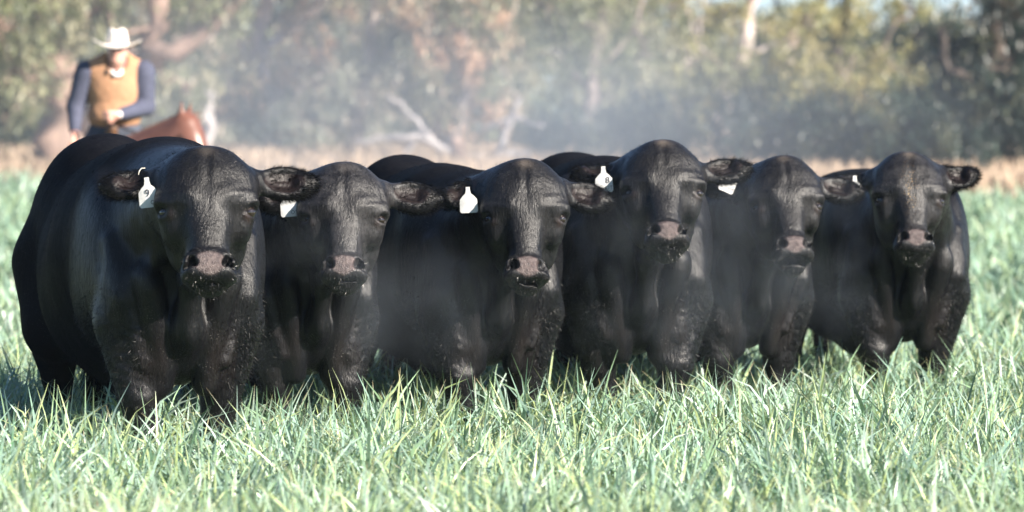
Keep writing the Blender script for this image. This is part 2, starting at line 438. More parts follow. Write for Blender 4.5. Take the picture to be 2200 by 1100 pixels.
    # eyes
    for s in (-1, 1):
        E = np.array([s*(EW+.001), EL, EN+.004]); v, fc = uvs(E, .0225, 16, 12)
        ey = mesh_obj('eye', toL(v), fc, M_eye, root)
        ls = [E+np.array([s*math.sin(a)*.004, -.020*math.cos(a*.9)-.001, 0])+np.array([s*.024*math.sin(a), 0, .020*math.cos(a)-.006]) for a in np.linspace(-1.0, 1.2, 7)]
        P0 = np.repeat(np.array(ls), 5, 0)+rng.normal(0, .0015, (35, 3)); dr = np.tile([s*.5, .35, .8], (35, 1))+rng.normal(0, .2, (35, 3))
        v, fc = strands(P0, np.tile([0, 1., 0], (35, 1)), dr, .018, .0016, rng)
        mesh_obj('eyelash', toL(v), fc, M_hair, ey)
    # whiskers round the muzzle
    sel = np.where((l_ > .485) & (n_ > -.15) & (nose < .3) & (l_ < .60) & (aw < .11))[0]
    sel = rng.choice(sel, 260); sel2 = np.where((l_ > .405) & (l_ < .50) & (n_ > -.12) & (nose < .3) & (aw < .11))[0]; sel2 = rng.choice(sel2, 150)
    sel = np.concatenate([sel, sel2]); P0 = V[sel]; dr = nr[sel]+np.array([0, -.1, -.55])+rng.normal(0, .3, (len(sel), 3))
    v, fc = strands(P0, nr[sel], dr, rng.uniform(.007, .021, len(sel)), .0015, rng, .5, 3)
    setp(mesh_obj('whiskers', v*S, fc, M_whisk, root), kind='stuff')
    # fringe hair on the ears
    near = np.zeros(len(V), bool); 
    for (s, b, u, q2, v2, c, ln) in pr['earf']:
        e = q-c; eu, eq, ev = e@u, e@q2, e@v2
        near |= (((eu/(.095*ln))**2+(eq/.064)**2) > rng.choice([.6, .6, .1], len(V))) & (np.abs(eu) < .12*ln) & (np.abs(eq) < .09) & (np.abs(ev) < .05) & (eu > -.05)
    sel = rng.choice(np.where(near)[0], 4200); P0 = V[sel]
    out = []
    for (s, b, u, q2, v2, c, ln) in pr['earf']: out.append((q[sel]-c)@u)
    U = np.array([e[2] for e in pr['earf']]); sid = (q[sel][:, 0] > 0).astype(int); sgn = {(-1 if e[0] < 0 else 1): e[2] for e in pr['earf']}
    uu = np.where((q[sel][:, 0] > 0)[:, None], sgn[1][None], sgn[-1][None])@M.T
    dr = nr[sel]*.6+uu*.7+np.array([0, 0, -.25])+rng.normal(0, .25, (len(sel), 3))
    v, fc = strands(P0, nr[sel], dr, rng.uniform(.010, .030, len(sel)), .0016, rng, .3, 3)
    mesh_obj('ear_fringe', v*S, fc, M_hair, root)
    # coat: short hair everywhere in view, curls on the forelegs
    leg = smooth01(-V[:, 2], -.92, -.66)*(V[:, 1] < .32)*smooth01(np.abs(V[:, 0]), .10, .24)*(V[:, 2] > .2)
    pool = np.where((V[:, 2] > .35) & (nose < .05) & (ear < .1) & (leg < .5))[0]; sel = rng.choice(pool, 40000)
    P0 = V[sel]+rng.normal(0, .002, (len(sel), 3)); lay = np.array([0, .55, -.75])
    hd = (np.linalg.norm(q[sel]-[0, .25, -.1], axis=1) < .4)
    D0 = nr[sel]*.32+lay+rng.normal(0, .22, (len(sel), 3)); D0[hd] = nr[sel][hd]*.30+(M@np.array([0, .3, 0]))+(M@np.array([0, 0, 0]))+rng.normal(0, .25, (hd.sum(), 3))
    v, fc = strands(P0, nr[sel], D0, rng.uniform(.008, .014, len(sel)), .0013, rng, .15, 1)
    cs = np.where(rng.random(len(V)) < leg*.8)[0]; sel = rng.choice(cs, 9000)
    D1 = nr[sel]*.34+np.array([0, .0, -.7])+rng.normal(0, .45, (len(sel), 3))
    v2_, f2 = strands(V[sel], nr[sel], D1, rng.uniform(.012, .026, len(sel)), .0022, rng, 1.5, 3)
    mesh_obj('coat_hair', v*S, fc, M_hair, root); mesh_obj('foreleg_curls', v2_*S, f2, M_curl, root)
    # hooves, tail
    for s in (-1, 1):
        st = pr.get('step', (0, 0))[0 if s < 0 else 1]
        for (x, y) in ((s*.150*wd, -.03+st*1.1), (s*.19*wd, 1.87)):
            hp = [(cone((x+t*.028, y-.03, .02), (x+t*.022, y+.02, .055), .037, .034), .01, '+') for t in (-1, 1)]
            v, fc = sdf_mesh(comp(hp), (x-.1, y-.1, -.005), (x+.1, y+.1, .12), .01, 4)
            mesh_obj('hoof', v*S, fc, M_hoof, root)
    tl = tube([(0, 2.16, 1.24), (0, 2.25, 1.18), (.01, 2.27, 1.0), (.02, 2.26, .8), (.02, 2.25, .6)], [.05, .04, .03, .024, .02], 10)
    ta = mesh_obj('tail', tl[0]*S, tl[1], M_coat, root)
    P0 = np.tile([.02, 2.25, .62], (500, 1))+rng.normal(0, .012, (500, 3)); P0[:, 2] -= rng.uniform(0, .15, 500)
    v, fc = strands(P0, np.tile([0, 1., 0], (500, 1)), np.tile([0, .1, -1.], (500, 1))+rng.normal(0, .12, (500, 3)), rng.uniform(.15, .3, 500), .004, rng, .2, 3)
    mesh_obj('tail_switch', v*S, fc, M_hair, ta)
    # ear tag
    tg = pr['tag']
    e = [x for x in pr['earf'] if x[0] < 0][0]; s, b, u, q2, v2, c, ln = e
    a0 = toL((c+u*tg.get('u', -.02)+v2*.062+q2*.004)[None])[0]+np.array([0, -.055, tg.get('dz', 0)])
    ang = math.radians(tg.get('yaw', 0))-th; tw = math.radians(tg.get('tilt', 0)); lf = tg.get('lift', 0)
    t = .0012; S0 = S; S = S*1.06
    prof = [(-.008, 0), (.008, 0), (.010, .026), (.034, .050), (.036, .098), (.014, .100), (.013, .104), (-.013, .104), (-.014, .100), (-.036, .098), (-.034, .050), (-.010, .026)]
    bend = lambda x, z: -.006*math.cos(x/.036*1.2)+z*.12
    Vt = []; rot = lambda x, z: (x*math.cos(tw)-z*math.sin(tw), x*math.sin(tw)+z*math.cos(tw))
    cols = [-.036, -.024, -.012, 0, .012, .024, .036]
    # shape as strips so the plate can bend
    def plate(xs, zs, off):
        return [(x, z, off) for x, z in zip(xs, zs)]
    zz = [0, .012, .026, .036, .050, .066, .082, .098, .104]
    hw = [.008, .008, .011, .022, .034, .035, .0355, .036, .030]
    G = []
    for off in (-t, t):
        for z, hwid in zip(zz, hw):
            for k in range(7):
                x = hwid*(k-3)/3; G.append((x, z, off))
    def place(x, z, off):
        y = bend(x, z)+off; X, Z = rot(x, z)
        X *= 1.0; 
        return a0+S*np.array([X*math.cos(ang)-y*math.sin(ang), X*math.sin(ang)+y*math.cos(ang)-.012, -Z])
    Vt = [place(*p) for p in G]; Ft = []; nz_ = len(zz)
    for i in range(nz_-1):
        for k in range(6):
            a = i*7+k; Ft.append((a, a+1, a+8, a+7)); o2 = nz_*7; Ft.append((o2+a, o2+a+7, o2+a+8, o2+a+1))
    rim = [i for i in range(7)]+[i*7+6 for i in range(1, nz_)]+[(nz_-1)*7+k for k in range(5, -1, -1)]+[i*7 for i in range(nz_-2, 0, -1)]
    for i in range(len(rim)):
        a, b2 = rim[i], rim[(i+1) % len(rim)]; Ft.append((a, b2, b2+nz_*7, a+nz_*7))
    tag = mesh_obj('ear_tag', Vt, Ft, M_tag, root, smooth=False)
    for txt, sz, x, z in tg.get('text', [('OT', .022, .002, .094)]):
        cu = bpy.data.curves.new('tag_print', 'FONT'); cu.body = txt; cu.size = sz; cu.align_x = 'LEFT'; cu.extrude = .0
        tmp = bpy.data.objects.new('tmp', cu); C.objects.link(tmp)
        bpy.context.view_layer.update()
        me = bpy.data.meshes.new_from_object(tmp.evaluated_get(bpy.context.evaluated_depsgraph_get())); bpy.data.objects.remove(tmp)
        for v_ in me.vertices:
            p_ = place(x+v_.co.x, z-v_.co.y, -t-.0022); v_.co = p_
        me.materials.clear(); me.materials.append(M_ink)
        to = bpy.data.objects.new('tag_print', me); C.objects.link(to); to.parent = tag
    S = S0
    if tg.get('wire', False):
        pin = toL(np.array([c+u*(-.050)+q2*(-.045)+v2*.030, c+u*(-.038)+q2*(-.040)+v2*.036, c+u*(-.030)+q2*(-.025)+v2*.038, c+u*(-.026)+q2*(-.01)+v2*.034]))
        v, fc = tube(pin, [.0016]*4, 6); mesh_obj('tag_pin', v, fc, M_wire, tag)
    return root
def uvs(c, r, n=16, m=10):
    c = np.array(c, float); r = np.array(r)*np.ones(3); V = [c+[0, 0, r[2]]]; F = []
    for i in range(1, m):
        for k in range(n):
            a, b = math.pi*i/m, 2*math.pi*k/n; V.append(c+r*[math.sin(a)*math.cos(b), math.sin(a)*math.sin(b), math.cos(a)])
    V.append(c-[0, 0, r[2]])
    for k in range(n): F.append((0, 1+k, 1+(k+1) % n)); F.append((len(V)-1, 1+(m-2)*n+(k+1) % n, 1+(m-2)*n+k))
    for i in range(m-2):
        for k in range(n): F.append((1+i*n+k, 1+(i+1)*n+k, 1+(i+1)*n+(k+1) % n, 1+i*n+(k+1) % n))
    return np.array(V), F
T_OT = ('OT', .021, .004, .094)
BULLS = [
 dict(px=445, py=304, D=17.8, yaw=13.5, hyaw=6, S=1.04, seed=1, label='largest black bull at the left end of the row, its wide flank in shade',
      pr=dict(hw=1.02, pitch=26, ears=[(-1, -3, 20, .86), (1, 0, 4, .98)], bx=-.02, wide=.95, tag=dict(wire=True, tilt=-6, yaw=-4, u=-.045, dz=-.022, text=[T_OT, ('9', .036, -.012, .066)]), hip=.02, crest=.03, belly=.89, step=(-.04, .06), poll=.35)),
 dict(px=740, py=341, D=19.4, yaw=14, hyaw=1, S=.98, seed=2, label='black bull second from the left, its dusty face veiled in steam',
      pr=dict(dust=.9, hw=1.0, hl=1.0, pitch=25, ears=[(-1, -8, 10, .9), (1, -6, 6, 1.0)], tag=dict(tilt=-5, yaw=-2, u=-.02, dz=-.008, text=[T_OT]), hip=-.09, crest=-.05, bx=-.05, wide=.88, step=(.02, -.05), poll=.5)),
 dict(px=1128, py=335, D=19.9, yaw=13, hyaw=3, S=1.0, seed=3, label='black bull third from the left, drooling, with ears held low and a blank tag',
      pr=dict(dust=.3, hw=1.0, hl=1.04, pitch=25, ears=[(-1, -10, 22, .84), (1, -12, 8, .9)], tag=dict(tilt=-3, yaw=-2, u=-.015, dz=-.01, text=[]), hip=-.01, crest=-.07, bx=-.04, step=(-.06, .05), poll=.7)),
 dict(px=1424, py=291, D=20.7, yaw=8, hyaw=3, S=1.03, seed=4, label='black bull with the highest head of the row, fourth from the left',
      pr=dict(dust=.35, hw=.97, hl=.99, pitch=34, ears=[(-1, 2, 30, .95), (1, 10, 10, 1.0)], tag=dict(tilt=-3, yaw=0, u=-.010, dz=-.025, text=[T_OT, ('8', .036, .006, .068)]), hip=-.04, crest=-.07, bx=-.03, wide=.97, step=(.03, -.05), poll=.8)),
 dict(px=1683, py=326, D=21.7, yaw=13, hyaw=4, S=1.0, seed=5, label='black bull second from the right with hanging lower lip and wrinkled brow',
      pr=dict(dust=.4, hw=.94, hl=1.03, pitch=33, ears=[(-1, 4, 30, .85), (1, -8, 6, 1.0)], tag=dict(tilt=22, yaw=20, u=-.01, dz=.03, text=[T_OT, ('9', .034, -.01, .066)]), jaw=.012, hip=-.12, crest=-.08, bx=-.03, wide=.93, step=(-.03, .03), roll=-2, poll=.9)),
 dict(px=1953, py=317, D=22.4, yaw=7, hyaw=5, S=1.0, seed=6, label='black bull at the right end of the row with golden seeds stuck on its face',
      pr=dict(dust=.6, hw=.95, hl=1.0, pitch=30, ears=[(-1, -2, 32, .85), (1, 14, 8, .92)], tag=dict(tilt=0, yaw=5, u=.005, dz=-.03, text=[]), seeds=.45, hip=-.16, crest=-.12, bx=.08, wide=.95, step=(-.05, .05), roll=1, poll=.8)),
]
for b_ in BULLS: make_bull(**b_)
# ------------------------------------------------------------ ground and crop
def gz(x, y):
    y = np.asarray(y, float)
    return np.interp(y, [0, 34, 38, 100, 180, 400, 2500], [0, 0, .035, 1.40, 2.2, 3.0, 3.0])
def border(x): return 66.5-.57*np.asarray(x)                    # where the sown crop ends
def ground_mat():
    g = N('pasture_soil'); tc = g.n('TexCoord').outputs['Object']; sp = g.n('SeparateXYZ', {0: tc})
    n1 = g.noise(tc, .6, 4); n2 = g.noise(tc, 9, 4)
    edge = g.math('ADD', g.math('ADD', sp.outputs[1], g.math('MULTIPLY', sp.outputs[0], .57)), g.math('MULTIPLY', n1, 4))
    dry = g.mix(g.map(n2, .3, .7), (.25, .175, .12), (.36, .27, .19))
    dry = g.mix(g.map(n1, .5, .75), dry, (.24, .20, .13))
    green = g.mix(g.map(n2, .3, .7), (.07, .10, .05), (.12, .15, .08))
    c = g.mix(g.map(edge, 67.5, 70), green, dry)
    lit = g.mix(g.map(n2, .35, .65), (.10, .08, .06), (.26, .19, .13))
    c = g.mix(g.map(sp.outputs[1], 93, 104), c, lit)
    return g.done(g.bsdf(c, .95, n2, .5, .05))
xs = np.concatenate([np.linspace(-900, -60, 6), np.linspace(-40, 40, 41), np.linspace(60, 900, 6)])
ys = np.concatenate([[-40, -5], np.linspace(5, 120, 60), [135, 150, 180, 250, 400, 900, 2000]])
GX, GY = np.meshgrid(xs, ys, indexing='ij'); Vg = np.stack([GX, GY, gz(GX, GY)], -1).reshape(-1, 3)
ii = np.arange(len(xs)*len(ys)).reshape(len(xs), len(ys))
Fg = np.stack([ii[:-1, :-1], ii[1:, :-1], ii[1:, 1:], ii[:-1, 1:]], -1).reshape(-1, 4)
setp(mesh_obj('ground', Vg, Fg, ground_mat()), kind='structure')

def vnoise(x, y, s, seed):
    r = np.random.default_rng(seed).uniform(0, 1, (64, 64)); X, Y = x/s+100, y/s+100
    i, j = np.floor(X).astype(int), np.floor(Y).astype(int); u, v = X-i, Y-j; u = u*u*(3-2*u); v = v*v*(3-2*v)
    g = lambda a, b: r[a % 64, b % 64]
    return (g(i, j)*(1-u)+g(i+1, j)*u)*(1-v)+(g(i, j+1)*(1-u)+g(i+1, j+1)*u)*v
def blades(x, y, h, wd, segs, rng, flop=.35, dead=.05, z0=0., tone=0.):
    n = len(x); dd = rng.random(n) < dead*np.where(y < 15.2, 2.2, 1); h = np.where(dd, h*.68, h)
    az = rng.uniform(0, 2*np.pi, n); th = np.abs(rng.normal(.10, .17, n)); fl = rng.random(n) < flop
    bend = np.where(fl, rng.uniform(1.3, 2.9, n), rng.uniform(.05, 1.15, n)); pw = np.where(fl, rng.uniform(1.2, 2.6, n), 1.4)
    tw = rng.normal(0, .9, n); f0 = rng.uniform(0, 2*np.pi, n)
    p = np.stack([x, y, gz(x, y)+z0], 1); V = []; T = []
    for s in range(segs+1):
        t = s/segs; a = th+bend*t**pw
        prof = np.where(t < .35, .55+.45*t/.35, np.maximum(1-((t-.35)/.65)**1.7, .04))
        d = np.stack([np.sin(a)*np.cos(az), np.sin(a)*np.sin(az), np.cos(a)], 1)
        fa = f0+tw*t; sd = np.stack([np.cos(fa), np.sin(fa), np.zeros(n)], 1); sd -= d*(sd*d).sum(1)[:, None]; sd /= np.linalg.norm(sd, axis=1)[:, None]+1e-6
        hw = (wd*prof/2)[:, None]; V += [p-sd*hw, p+sd*hw]; T += [np.full(n, t)]*2
        p = p+d*(h/segs)[:, None]
    V = np.stack(V, 1).reshape(-1, 3); T = np.stack(T, 1)
    base = np.array([[.24, .39, .20], [.25, .41, .31], [.40, .49, .18], [.34, .46, .38], [.06, .16, .08]])
    k = rng.choice(5, n, p=[.30, .25, .20, .15, .10]); c = base[k]*rng.uniform(.75, 1.3, (n, 1))
    c[dd] = np.array([.46, .24, .08])*rng.uniform(.6, 1.2, (dd.sum(), 1))
    yel = np.array([.40, .36, .10])
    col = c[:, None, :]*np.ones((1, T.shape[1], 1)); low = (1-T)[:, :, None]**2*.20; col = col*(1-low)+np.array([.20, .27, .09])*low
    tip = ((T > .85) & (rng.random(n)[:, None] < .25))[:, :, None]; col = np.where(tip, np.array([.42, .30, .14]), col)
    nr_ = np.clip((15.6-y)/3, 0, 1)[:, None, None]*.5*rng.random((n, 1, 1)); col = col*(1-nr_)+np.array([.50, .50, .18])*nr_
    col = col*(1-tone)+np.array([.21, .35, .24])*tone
    b = np.arange(n)[:, None]*(2*(segs+1))
    F = np.concatenate([np.concatenate([b+2*s, b+2*s+1, b+2*s+3, b+2*s+2], 1) for s in range(segs)])
    return V, F, np.concatenate([col.reshape(-1, 3), np.ones((col.shape[0]*col.shape[1], 1))], 1)
def crop_mat():
    g = N('oat_leaf'); c = g.n('Attribute', attribute_name='tint', attribute_type='GEOMETRY').outputs['Color']
    tc = g.n('TexCoord').outputs['Object']; nz = g.noise(tc, 45, 2)
    c = g.mix(g.map(nz, .30, .70, .05, .45), c, (.36, .44, .42))       # waxy bloom and dew
    b = g.bsdf(c, .38); b.inputs['Specular IOR Level'].default_value = .55
    tr = g.n('BsdfTranslucent', {0: g.mix(.5, c, (.25, .38, .08))})
    m = g.n('MixShader', {0: .20, 1: b.outputs[0], 2: tr.outputs[0]})
    return g.done(m)
M_crop = crop_mat()
def crop(y0, y1, dens, hmean, wmean, segs, seed, margin, name, label, tone=0, flop=.72, dead=.05, per=5):
    rng = np.random.default_rng(seed)
    A = (y1-y0)*(2*(y1*.1091+margin)); n = int(A*dens/per)
    y = rng.uniform(y0, y1, n); x = rng.uniform(-1, 1, n)*(y1*.1091+margin)
    k = np.abs(x) < y*.1091+margin; k &= y < border(x)+rng.normal(0, .6, n)
    x, y = x[k], y[k]
    k = rng.random(len(x)) < .45+.75*vnoise(x, y, .22+y*.004, seed+1); x, y = x[k], y[k]
    hp = hmean*(.80+.42*vnoise(x, y, .55, seed+2))*rng.uniform(.85, 1.12, len(x))
    x = np.repeat(x, per)+rng.normal(0, .018, len(x)*per); y = np.repeat(y, per)+rng.normal(0, .018, len(y)*per)
    h = np.repeat(hp, per)*rng.uniform(.55, 1.18, len(x))
    wd = wmean*rng.uniform(.6, 1.4, len(x))
    V, F, col = blades(x, y, h, wd, segs, rng, flop, dead, tone=tone)
    print(name, len(x), 'blades')
    return setp(mesh_obj(name, V, F, M_crop, attrs={'tint': ('FLOAT_COLOR', col)}), label, 'crop', kind='stuff')
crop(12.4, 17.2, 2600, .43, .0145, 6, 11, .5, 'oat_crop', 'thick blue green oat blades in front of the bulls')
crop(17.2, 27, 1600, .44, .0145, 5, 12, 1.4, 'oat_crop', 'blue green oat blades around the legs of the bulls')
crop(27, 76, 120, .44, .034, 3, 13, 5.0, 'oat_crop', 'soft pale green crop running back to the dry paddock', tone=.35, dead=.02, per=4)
def dry_grass():
    rng = np.random.default_rng(5); n = 42000; x = rng.uniform(-22, 22, n); y = rng.uniform(58, 104, n); k = y > border(x)-1; x, y = x[k], y[k]
    V, F, col = blades(x, y, rng.uniform(.08, .3, len(x)), rng.uniform(.02, .05, len(x)), 2, rng)
    c = np.array([[.34, .25, .17], [.29, .22, .16], [.40, .31, .23]])[rng.integers(0, 3, len(x))]
    col[:, :3] = np.repeat(c, 6, 0)
    g = N('dry_straw'); a = g.n('Attribute', attribute_name='tint', attribute_type='GEOMETRY').outputs['Color']
    return setp(mesh_obj('dry_grass', V, F, g.done(g.bsdf(a, .8)), attrs={'tint': ('FLOAT_COLOR', col)}), 'straw coloured dry grass below the trees', 'grass', kind='stuff')
dry_grass()
# ------------------------------------------------------------ gum trees
def bark_mat(name, a, b, c):
    g = N(name); tc = g.n('TexCoord').outputs['Object']
    m = g.n('Mapping', {'Vector': tc, 'Scale': (1, 1, .3)}).outputs[0]
    n1 = g.noise(m, 2.2, 4, .6); n2 = g.noise(m, 14, 4, .6)
    col = g.mix(g.map(n1, .38, .62), a, b); col = g.mix(g.map(n2, .55, .75, 0, .7), col, c)
    return g.done(g.bsdf(col, .85, n2, .6, .05))
M_bark = {'pink': bark_mat('pink_gum_bark', (.34, .235, .19), (.21, .145, .115), (.09, .07, .065)),
          'white': bark_mat('white_gum_bark', (.58, .51, .48), (.38, .29, .25), (.34, .15, .08)),
          'dead': bark_mat('weathered_dead_wood', (.46, .42, .41), (.32, .29, .29), (.2, .18, .18)),
          'soft': bark_mat('grey_gum_bark', (.34, .28, .25), (.22, .18, .16), (.14, .12, .11)),
          'dark': bark_mat('dark_bark', (.16, .12, .10), (.09, .075, .065), (.25, .2, .16))}
def leaf_mat():
    g = N('gum_leaf'); c = g.n('Attribute', attribute_name='tint', attribute_type='GEOMETRY').outputs['Color']
    b = g.bsdf(c, .42); b.inputs['Specular IOR Level'].default_value = .5
    tr = g.n('BsdfTranslucent', {0: c}); return g.done(g.n('MixShader', {0: .25, 1: b.outputs[0], 2: tr.outputs[0]}))
M_leaf = leaf_mat()
PAL = {'olive': [(.110, .125, .060), (.155, .165, .090), (.20, .19, .12), (.09, .10, .06)],
       'grey': [(.14, .15, .11), (.20, .20, .15), (.26, .22, .17), (.11, .12, .09)],
       'warm': [(.18, .165, .10), (.30, .22, .15), (.38, .25, .17), (.14, .15, .09)],
       'dark': [(.018, .032, .024), (.028, .044, .032), (.055, .062, .036), (.015, .025, .022)],  # deep canopy shade of the right-hand trees, put into the leaf colour
       'gold': [(.19, .18, .07), (.24, .21, .09), (.12, .13, .06), (.16, .16, .07)]}
def leaves(centres, rad, per, rng, pal, L=.17, Wd=.045, hang=1.25):
    n = len(centres)*per; c = np.repeat(centres, per, 0); r = np.repeat(rad, per)[:, None]
    p = c+rng.normal(0, 1, (n, 3))*r*np.array([.55, .55, .55*hang])
    d = rng.normal(0, .45, (n, 3))+np.array([0, 0, -.9]); d /= np.linalg.norm(d, axis=1)[:, None]
    s = np.cross(d, rng.normal(0, 1, (n, 3))); s /= np.linalg.norm(s, axis=1)[:, None]
    l = L*rng.uniform(.6, 1.4, n)[:, None]; w_ = Wd*rng.uniform(.6, 1.4, n)[:, None]
    V = np.stack([p, p+d*l*.45+s*w_/2, p+d*l, p+d*l*.45-s*w_/2], 1).reshape(-1, 3)
    pc = np.array(PAL[pal]); ck = 1.45*pc[rng.integers(0, len(pc), len(centres))]*rng.uniform(.8, 1.2, (len(centres), 1))
    col = np.repeat(ck, per, 0)*rng.uniform(.65, 1.35, (n, 1)); col = np.repeat(col, 4, 0)
    return V, np.arange(n*4).reshape(n, 4), np.concatenate([col, np.ones((len(col), 1))], 1)
def wobble(path, rng, amp, k=3):
    P = [np.array(p, float) for p in path]; out = []
    for a, b in zip(P[:-1], P[1:]):
        for i in range(k): out.append(a+(b-a)*i/k+rng.normal(0, amp, 3)*(i > 0))
    out.append(P[-1]); return np.array(out)
def tree(name, label, stems, blobs, bark, pal, seed, dens=1., cat='tree', group=None, twigs=True, L=.17, Wd=.045):
    """stems: [(path, r0, r1)], blobs: [(centre, (rx,ry,rz), n clumps)] -- the foliage masses; the first stem starts at the ground"""
    rng = np.random.default_rng(seed); b0 = np.array(stems[0][0][0], float); b0[2] = float(gz(b0[0], b0[1]))
    root = empty(name, b0); setp(root, label, cat, group)
    parts = []; nodes = []
    for path, r0, r1 in stems:
        P = wobble(path, rng, r0*.35); R = np.linspace(r0, r1, len(P))*rng.uniform(.92, 1.08, len(P))
        if path is stems[0][0]: R[0] *= 1.5; P[0][2] -= .2
        parts.append(tube(P-b0, R, 12)); nodes += list(P[len(P)//2:])
    nodes = np.array(nodes); CC = []; RR = []
    for c, r, n in blobs:
        q = rng.normal(0, 1, (n, 3)); q /= np.linalg.norm(q, axis=1)[:, None]; q *= rng.uniform(.25, 1, (n, 1))**.6
        cc = np.array(c)+q*np.array(r); CC.append(cc); RR.append(rng.uniform(.22, .50, n)*min(1.5, max(.6, r[0]/1.6)))
        if twigs and len(nodes):
            c = np.array(c); nd = nodes[np.argmin(np.linalg.norm(nodes-c, axis=1))]
            mid = (nd+c)/2+rng.normal(0, .2, 3); parts.append(tube(wobble([nd, mid, c], rng, .06)-b0, np.linspace(.045, .02, 7), 6))
            for j in range(min(n, 7)):
                parts.append(tube(wobble([c, cc[j]], rng, .05)-b0, np.linspace(.03, .012, 4), 5))
    tv, tf = merge(parts); mesh_obj('trunk', tv, tf, M_bark[bark], root)
    if CC:
        CC = np.concatenate(CC); RR = np.concatenate(RR)
        V, F, col = leaves(CC, RR, int(46*dens), rng, pal, L, Wd)
        mesh_obj('crown', V-b0, F, M_leaf, root, smooth=False, attrs={'tint': ('FLOAT_COLOR', col)})
    return root
def A3(px, py, D, dy=0): v = at(px, py, D); return np.array([v.x, v.y+dy, v.z])
def G3(px, D): v = at(px, 300, D); return np.array([v.x, D, float(gz(v.x, D))])
def bl(px, py, D, rx, ry, rz, n): return (A3(px, py, D), (rx, ry, rz), n)
# the old red gum behind the rider
D = 88
tree('gum_tree', 'old red gum with a forked pinkish trunk leaning behind the rider',
     [([G3(128, D), A3(138, 250, D), A3(128, 170, D), A3(100, 90, D), A3(70, -60, D), A3(40, -300, D)], .52, .24),
      ([A3(150, 270, D), A3(190, 190, D), A3(215, 120, D), A3(225, 0, D), A3(260, -250, D)], .24, .14),
      ([A3(165, 290, D), A3(250, 190, D, -.5), A3(340, 125, D, -1), A3(430, 82, D, -1.2), A3(560, -40, D, -1.5), A3(640, -260, D, -1)], .26, .13),
      ([A3(330, 135, D, -.8), A3(352, 60, D, -1), A3(345, -120, D, -1)], .27, .15),
      ([A3(0, 180, D, -1), A3(50, 150, D, -.5), A3(110, 130, D)], .12, .10),
      ([A3(100, 90, D), A3(0, 40, D, -2), A3(-120, -60, D, -2.5)], .13, .06)],
     [bl(30, 60, D-2, 1.0, 1.0, 1.1, 30), bl(60, 170, D-2, .6, .8, .8, 12), bl(190, 30, D-1, 1.0, 1.0, .7, 22), bl(-80, 160, D-1, .8, 1, 1.4, 16),
      bl(300, -60, D, 1.5, 1.4, .8, 26), bl(80, -150, D, 2.0, 2, 1.2, 34), bl(450, 0, D-1, .9, .9, .6, 20), bl(520, -150, D, 1.6, 1.6, 1.0, 22), bl(240, -280, D, 3.2, 3, 1.4, 40), bl(20, 240, D+2, .7, 1, .6, 10), bl(205, 95, D-1.5, .5, .5, .45, 12), bl(70, 110, D-2, .45, .5, .5, 10), bl(400, 190, D+3, .9, .9, .5, 16)], 'pink', 'olive', 21)
D = 101
tree('gum_tree', 'pale gum with a slender white and orange trunk right of the rider',
     [([G3(585, D), A3(585, 250, D), A3(560, 150, D), A3(558, 60, D), A3(566, -80, D), A3(560, -350, D)], .21, .12),
      ([A3(560, 150, D), A3(510, 90, D), A3(495, 10, D), A3(470, -160, D)], .13, .07), ([A3(566, 110, D), A3(640, 60, D), A3(690, 5, D), A3(760, -120, D)], .11, .05)],
     [bl(500, 180, D, 1.0, 1, .8, 24), bl(640, 150, D, .9, 1, .9, 22), bl(700, 30, D, 1.0, 1, .8, 24), bl(470, 60, D, .7, 1, .9, 18), bl(600, -90, D, 2.2, 2, 1.0, 30), bl(620, 250, D+1, .9, 1, .6, 14), bl(540, -260, D, 3, 2.5, 1.2, 34)], 'white', 'warm', 22)
tree('dead_trunk', 'pale broken trunk without leaves just behind the horse', [([G3(447, 97), A3(446, 250, 97), A3(452, 185, 97)], .17, .10), ([A3(450, 215, 97), A3(470, 190, 97)], .06, .03)], [], 'dead', 'grey', 23, cat='trunk')
D = 99
tree('gum_tree', 'grey green gum with drooping foliage in the middle of the tree line',
     [([G3(760, D), A3(765, 260, D), A3(790, 150, D), A3(800, 0, D), A3(790, -300, D)], .20, .10), ([A3(785, 180, D), A3(850, 90, D), A3(880, -60, D)],  .06, .03), ([A3(775, 200, D), A3(700, 150, D), A3(680, 60, D)], .05, .025)],
     [bl(760, 190, D, 1.1, 1, .8, 26), bl(680, 260, D, 1.0, 1, .6, 18), bl(840, 90, D, 1.1, 1, .9, 28), bl(800, -60, D, 1.8, 1.8, .9, 28), bl(870, 210, D, .7, .9, .8, 14), bl(780, -240, D, 2.6, 2.5, 1.2, 30), bl(600, 290, D, .8, .8, .4, 10)], 'soft', 'grey', 24)
D = 98
tree('gum_tree', 'pinkish gum crown with dry foliage above the fallen branches',
     [([G3(985, D), A3(985, 250, D), A3(1000, 130, D), A3(985, 20, D), A3(1000, -280, D)], .20, .10), ([A3(1000, 150, D), A3(1090, 60, D), A3(1130, -60, D)], .055, .03), ([A3(990, 170, D), A3(930, 90, D), A3(915, -40, D)], .05, .025)],
     [bl(960, 150, D, 1.0, 1, 1.0, 26), bl(1050, 90, D, 1.0, 1, .9, 28), bl(930, 30, D, .9, 1, .9, 22), bl(1090, 190, D, .8, 1, .7, 16), bl(1010, -70, D, 1.7, 1.7, .8, 24), bl(1010, 240, D+.5, .9, 1, .5, 12), bl(1000, -240, D, 2.6, 2.5, 1.2, 30)], 'soft', 'warm', 25)
D = 103
